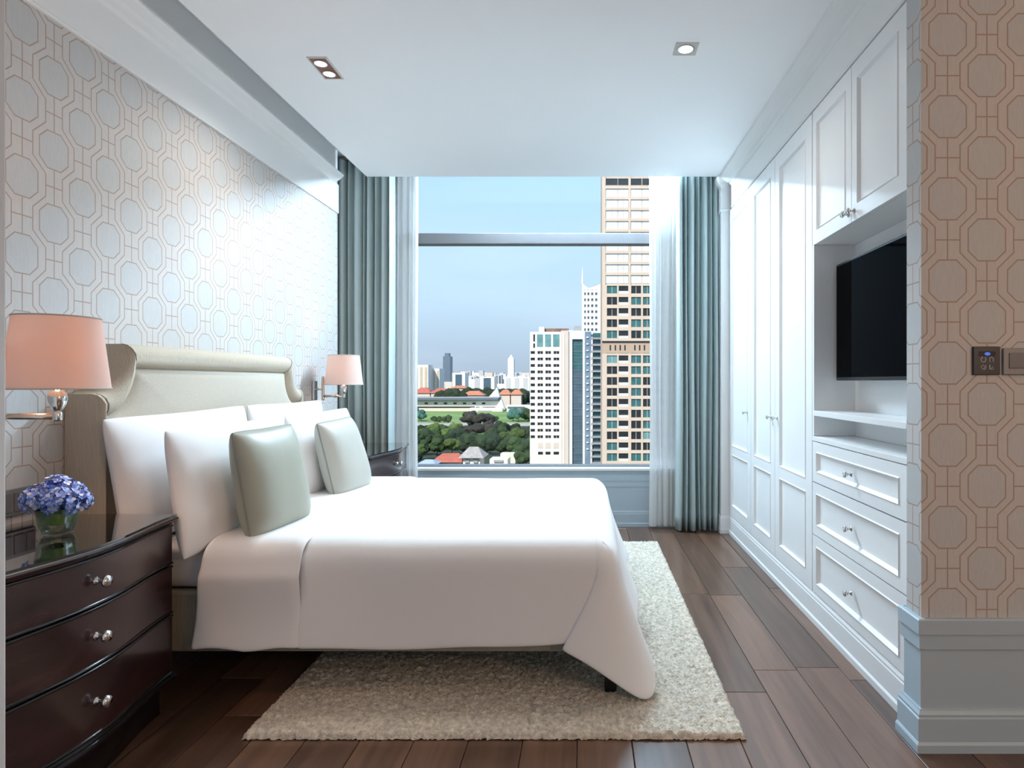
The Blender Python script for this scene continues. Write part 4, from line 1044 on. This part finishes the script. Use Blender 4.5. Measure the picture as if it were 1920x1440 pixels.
# far landmarks
def block(name, label, cat, Y, x0, x1, top, m, depth=30, grp=None, stripes=0, sm=None, roof=None, base=None):
    root = empty(name, label, cat, grp, (X((x0+x1)/2, Y), Y, GZ))
    zt = Z(top, Y); zb = GZ if base is None else base
    box('walls', m, X(x0, Y), X(x1, Y), Y, Y+depth, zb, zt, root)
    H = zt-GZ
    for k in range(stripes):
        w_ = (X(x1, Y)-X(x0, Y))/(stripes); xa = X(x0, Y)+w_*(k+.25)
        box('window_strip', sm or CITYG, xa, xa+w_*.5, Y-.6, Y+.2, GZ+5, zt-H*.06, root)
    if roof:
        b = MB(); xa, xb, ya, yb = X(x0, Y)-2, X(x1, Y)+2, Y-2, Y+depth+2; e = min((xb-xa), (yb-ya))*.32; h = roof[1]
        b.add([(xa, ya, zt), (xb, ya, zt), (xb, yb, zt), (xa, yb, zt), (xa+e, (ya+yb)/2, zt+h), (xb-e, (ya+yb)/2, zt+h)], [(0, 1, 5, 4), (1, 2, 5), (2, 3, 4, 5), (3, 0, 4), (0, 3, 2, 1)]); b.build('roof', roof[0], root)
    bpy.context.view_layer.update(); unparent_offset(root); return root
SANDS = mat('sand_strip', (.62, .50, .36), .8, var=.08, scale=.1)
block('apartment_slab', 'large pale slab block at the left edge of the skyline', 'building', 1150, 768, 803, 684, CITYW, 40, None, 4, SANDS)
block('apartment_slab', 'smaller pale slab block right of the large one', 'building', 1180, 804.5, 824, 691, CITYW, 40, None, 3, SANDS)
r_ = block('grey_office_tower', 'solitary dark grey office tower on the skyline', 'building', 1900, 830.5, 844, 668, mat('bluish_grey_glass', (.15, .20, .26), .4, var=.1, scale=.02), 35)  # the tower's own bluish grey
box('crown', MATS['bluish_grey_glass'], X(833.5, 1900), X(841.5, 1900), 1902, 1925, Z(668.2, 1900), Z(662, 1900), r_); unparent_offset(r_)
r_ = block('pointed_white_tower', 'white tower with pointed top on the skyline', 'building', 2400, 952, 963.5, 673, CITYW, 30)
b = MB(); xa, xb = X(952.5, 2400), X(963, 2400); za = Z(673, 2400); b.add([(xa, 2401, za), (xb, 2401, za), (xb, 2429, za), (xa, 2429, za), ((xa+xb)/2, 2415, Z(664, 2400))], [(0, 1, 4), (1, 2, 4), (2, 3, 4), (3, 0, 4), (0, 3, 2, 1)]); b.build('point', CITYW, r_); unparent_offset(r_)
rr = random.Random(5)
SKM = [CITYW, mat('pale_grey_render', (.58, .58, .58), .85, var=.1, scale=.01), CITYP, mat('cool_white_render', (.74, .76, .78), .8, var=.05, scale=.01)]
for row, (Y, n_, ta, tb, wa, wb) in enumerate(((3600, 34, 694, 704, 5, 10), (2700, 26, 697, 708, 6, 13), (2000, 20, 702, 714, 8, 16), (1500, 13, 708, 720, 12, 24))):
    px = 560
    while px < 1000:
        w_ = rr.uniform(wa, wb); tp = rr.uniform(ta, tb)
        if not (row >= 2 and 750 < px < 826):
            mi_ = rr.randrange(4); block('skyline_building', 'small '+('white', 'grey', 'peach', 'cool white')[mi_]+' building in the '+('farthest', 'second farthest', 'middle', 'nearest')[row]+' row of the far skyline', 'building', Y*rr.uniform(.95, 1.05), px, px+w_, tp, SKM[mi_], 40, 'far skyline buildings', rr.choice((0, 0, 2)) if row >= 2 else 0)
        px += w_*rr.uniform(.85, 1.3)
# mid-distance white blocks that stand out
block('white_office_block', 'white block with a dark glass centre in the mid distance', 'building', 1350, 848, 872, 699, CITYW, 40, None, 1, CITYG)
block('white_office_block', 'broad white block left of the pointed tower', 'building', 1300, 900, 927, 706, CITYW, 40, None, 1, CITYG)
block('white_office_block', 'broad low white block right of the pointed tower', 'building', 1320, 945, 993, 706, CITYW, 40, None, 3, SKM[1])
# red-roofed houses
for (x0, x1, tp, m, h, nm) in ((776, 806, 737, ROOFR, 9, 'largest red-roofed house at the left edge of the field'), (808, 840, 737, ROOFR, 8, 'red-roofed house next to the largest one'), (845, 875, 728, ROOFO, 5, 'orange-roofed long house behind the trees'), (868, 905, 741, ROOFO, 7, 'orange-roofed villa in the middle above the stand'), (936, 956, 740, ROOFO, 8, 'orange-roofed villa left of a pair beside the hotel block'), (958, 977, 740, ROOFO, 8, 'orange-roofed villa right of a pair beside the hotel block')):
    block('red_roofed_house', nm, 'house', 1000 if tp > 730 else 1120, x0, x1, tp, CITYP, 28, 'red-roofed houses', 0, None, (m, h))
# grandstand
Yq = 900.0
st = empty('grandstand', 'long white grandstand with slate roof beyond the field', 'grandstand', None, (X(855, Yq), Yq, GZ))
box('lower_tier', CITYP, X(740, Yq), X(892, Yq), Yq, Yq+30, GZ, Z(763, Yq), st); box('upper_tier', CITYW, X(740, Yq), X(938, Yq), Yq+4, Yq+30, Z(763, Yq), Z(752, Yq), st)
box('roof', SLATE, X(738, Yq), X(934, Yq), Yq-4, Yq+32, Z(751, Yq), Z(746.5, Yq), st); box('roof_edge', CONC, X(738, Yq), X(935, Yq), Yq+2, Yq+33, Z(746.5, Yq), Z(744.5, Yq), st)
box('terrace', DARKG, X(775, Yq), X(890, Yq), Yq-.6, Yq+.3, Z(764.5, Yq), Z(762, Yq), st)
box('lounge', CITYW, X(884, Yq), X(944, Yq), Yq-12, Yq, GZ, Z(764, Yq), st); box('lounge_glass', CONC, X(899, Yq), X(925, Yq), Yq-12.5, Yq-11.9, Z(773, Yq), Z(769, Yq), st)
for k in range(7): box('opening', DARKG, X(795+18*k, Yq), X(801+18*k, Yq), Yq+3.5, Yq+4.1, Z(758, Yq), Z(755, Yq), st)
b = MB(); q = [(926, 768), (946, 768), (940, 748)]; q2 = [(X(a, Yq-6), Yq-6, Z(c, Yq-6)) for a, c in q]; b.add(q2+[(x, y+10, z) for x, y, z in q2], [(0, 1, 2), (3, 5, 4), (0, 3, 4, 1), (1, 4, 5, 2), (2, 5, 3, 0)]); b.build('gable', CITYW, st)
b = MB(); q = [(915, 746), (937, 746), (932, 726)]; q2 = [(X(a, Yq+20), Yq+20, Z(c, Yq+20)) for a, c in q]; b.add(q2+[(x, y+10, z) for x, y, z in q2], [(0, 1, 2), (3, 5, 4), (0, 3, 4, 1), (1, 4, 5, 2), (2, 5, 3, 0)]); b.build('gable', CITYW, st)
bpy.context.view_layer.update(); unparent_offset(st)
an = block('pavilion', 'low pale pavilion between the grandstand and the hotel block', 'building', 880, 950, 996, 760, CITYW, 26, None, 0); box('opening', SLATE, X(952, 880), X(984, 880), 879.3, 880.2, Z(766, 880), Z(762.5, 880), an); unparent_offset(an)
# houses at the foot of the view
Yn = 290.0
h1 = block('near_house', 'white house with grey hipped roof at the bottom of the view', 'house', Yn, 868, 900, 858, CITYW, 12, None, 2, CONC, (mat('grey_tile_roof', (.42, .38, .35), .85, var=.2, scale=.5), 4.5))
h2 = block('near_house', 'small house with red tiled roof below the trees', 'house', Yn+4, 816, 866, 866, CITYP, 10, None, 5, CONC, (ROOFR, 3.6))
h3 = block('near_house', 'flat white house beside the hotel block', 'house', Yn+2, 918, 952, 861, CITYW, 10, None, 1, CONC)
h4 = block('near_house', 'small pale hut among the trees', 'house', 325, 938, 966, 851, mat('cream_render', (.80, .78, .62), .8, var=.1, scale=.3), 8, None, 0)
shed = block('blue_roofed_shed', 'shed with pale blue roof at the bottom left of the view', 'house', 283, 788, 811, 871, CONC, 9, None, 0, None, (mat('pale_blue_roof', (.42, .50, .60), .6, var=.1, scale=.5), 1.8))

# trees: four crown shapes, shared by all trees
def crown_mesh(name, m, seed, n=13, R=1.0, squash=.8):
    r = random.Random(seed); b = bmesh.new()
    for k in range(n):
        a = r.uniform(0, 2*PI); d = r.uniform(0, .62)*R; s = r.uniform(.36, .55)*R
        c = Vector((d*math.cos(a), d*math.sin(a), r.uniform(.2, .95)*squash*R))
        t = bmesh.ops.create_icosphere(b, subdivisions=2, radius=s)
        for v in t['verts']:
            q = v.co.copy(); v.co = q*(1+.30*noise.noise(q*5.0/R+Vector((k*7.1, seed, 0)))+.15*noise.noise(q*12/R+Vector((k, 3, seed)))); v.co.z *= .8; v.co += c
    me = bpy.data.meshes.new(name); b.to_mesh(me); b.free(); me.materials.append(m); return me
TG = [mat('leaf_dark', (.018, .036, .011), .9, var=.6, scale=.9, rnd=.3), mat('leaf_mid', (.032, .060, .014), .9, var=.6, scale=.9, rnd=.35), mat('leaf_light', (.070, .110, .02), .9, var=.5, scale=.9, rnd=.3), mat('leaf_brown', (.042, .038, .028), .95, var=.5, scale=1.2, rnd=.2), mat('leaf_blue', (.05, .13, .10), .9, var=.5, scale=.9, rnd=.3)]
crowns = [[crown_mesh('crown', m, 10*i+j) for j in range(3)] for i, m in enumerate(TG)]
trk = MB().tube([(0, 0, -.1), (.02, 0, .4), (0, .02, .9)], [.09, .07, .05], 7).build('trunk', mat('bark', (.09, .07, .05), .9, var=.3, scale=2)); trunk_me = trk.data; bpy.data.objects.remove(trk)
def tree(px, py_base, kind, R, label, grp, Y=None):
    Y = Y or gy(py_base); hgt = R*.55
    root = empty('tree', label, 'tree', grp, (X(px, Y), Y, GZ))
    o = bpy.data.objects.new('trunk', trunk_me); COL.objects.link(o); o.parent = root; o.scale = (R*.6, R*.6, R)
    c = bpy.data.objects.new('crown', crowns[kind][rr.randrange(3)]); COL.objects.link(c); c.parent = root
    c.location = (0, 0, hgt); c.scale = (R, R, R*rr.uniform(.95, 1.3)); c.rotation_euler = (0, 0, rr.uniform(0, 6.28))
    return root
LBL = ['dark green tree in the dense park below the field', 'mid green tree in the dense park below the field', 'light yellow-green tree in the dense park below the field', 'brownish bare tree standing up in the middle of the park', 'blue-green tree at the edge of the field']
y_ = 820.0
while y_ < 884:
    px = 620+rr.uniform(0, 8)
    while px < 1000:
        Yv = gy(y_); R = rr.uniform(4.6, 7.0)
        mid = 868 < px < 930 and 812 < y_ < 832
        house = y_ > 861 and 800 < px < 962
        if not house:
            k = 3 if mid else rr.choices((0, 1, 2), (5, 4, 1.2))[0]
            tree(px, y_, k, R*(1.15 if mid else 1.0), LBL[k], 'park trees, '+('dark', 'mid green', 'light', 'brown')[k])
        px += rr.uniform(1.0, 1.5)*R*F_PX/Yv*1.15
    y_ += 5.5+(y_-800)*.09
for (px, py, k, R, lb) in ((878, 800, 3, 9, LBL[3]), (884, 806, 3, 9, LBL[3]), (900, 806, 3, 9, LBL[3]), (915, 805, 3, 8.5, LBL[3])): tree(px, py, k, R, lb, 'park trees, brown')
for (px, py, R) in ((778, 790, 9), (790, 791, 7), (962, 790, 9), (972, 792, 8)): tree(px, py, 4, R, LBL[4], 'blue-green trees')
for px in (815, 824, 833, 841, 905, 918, 928): tree(px, 793.5, 1, 4.5, 'small rounded shrub tree on the near edge of the field', 'field-edge trees')
for px in (985, 992, 978, 990): tree(px, 788+rr.uniform(-4, 6), 1, 8, 'mid green tree beside the hotel block', 'trees beside the hotel')
for (a, c, yy, Yv) in ((836, 866, 741, 960), (862, 935, 733, 1090), (940, 996, 745, 1060), (975, 996, 737, 1080)):
    px = a
    while px < c:
        tree(px, 0, 0, rr.uniform(14.5, 19), 'dark tree in the belt behind the grandstand', 'tree belt', Yv*rr.uniform(.97, 1.03)); px += rr.uniform(6, 10)
print('city ok', len(bpy.data.objects))
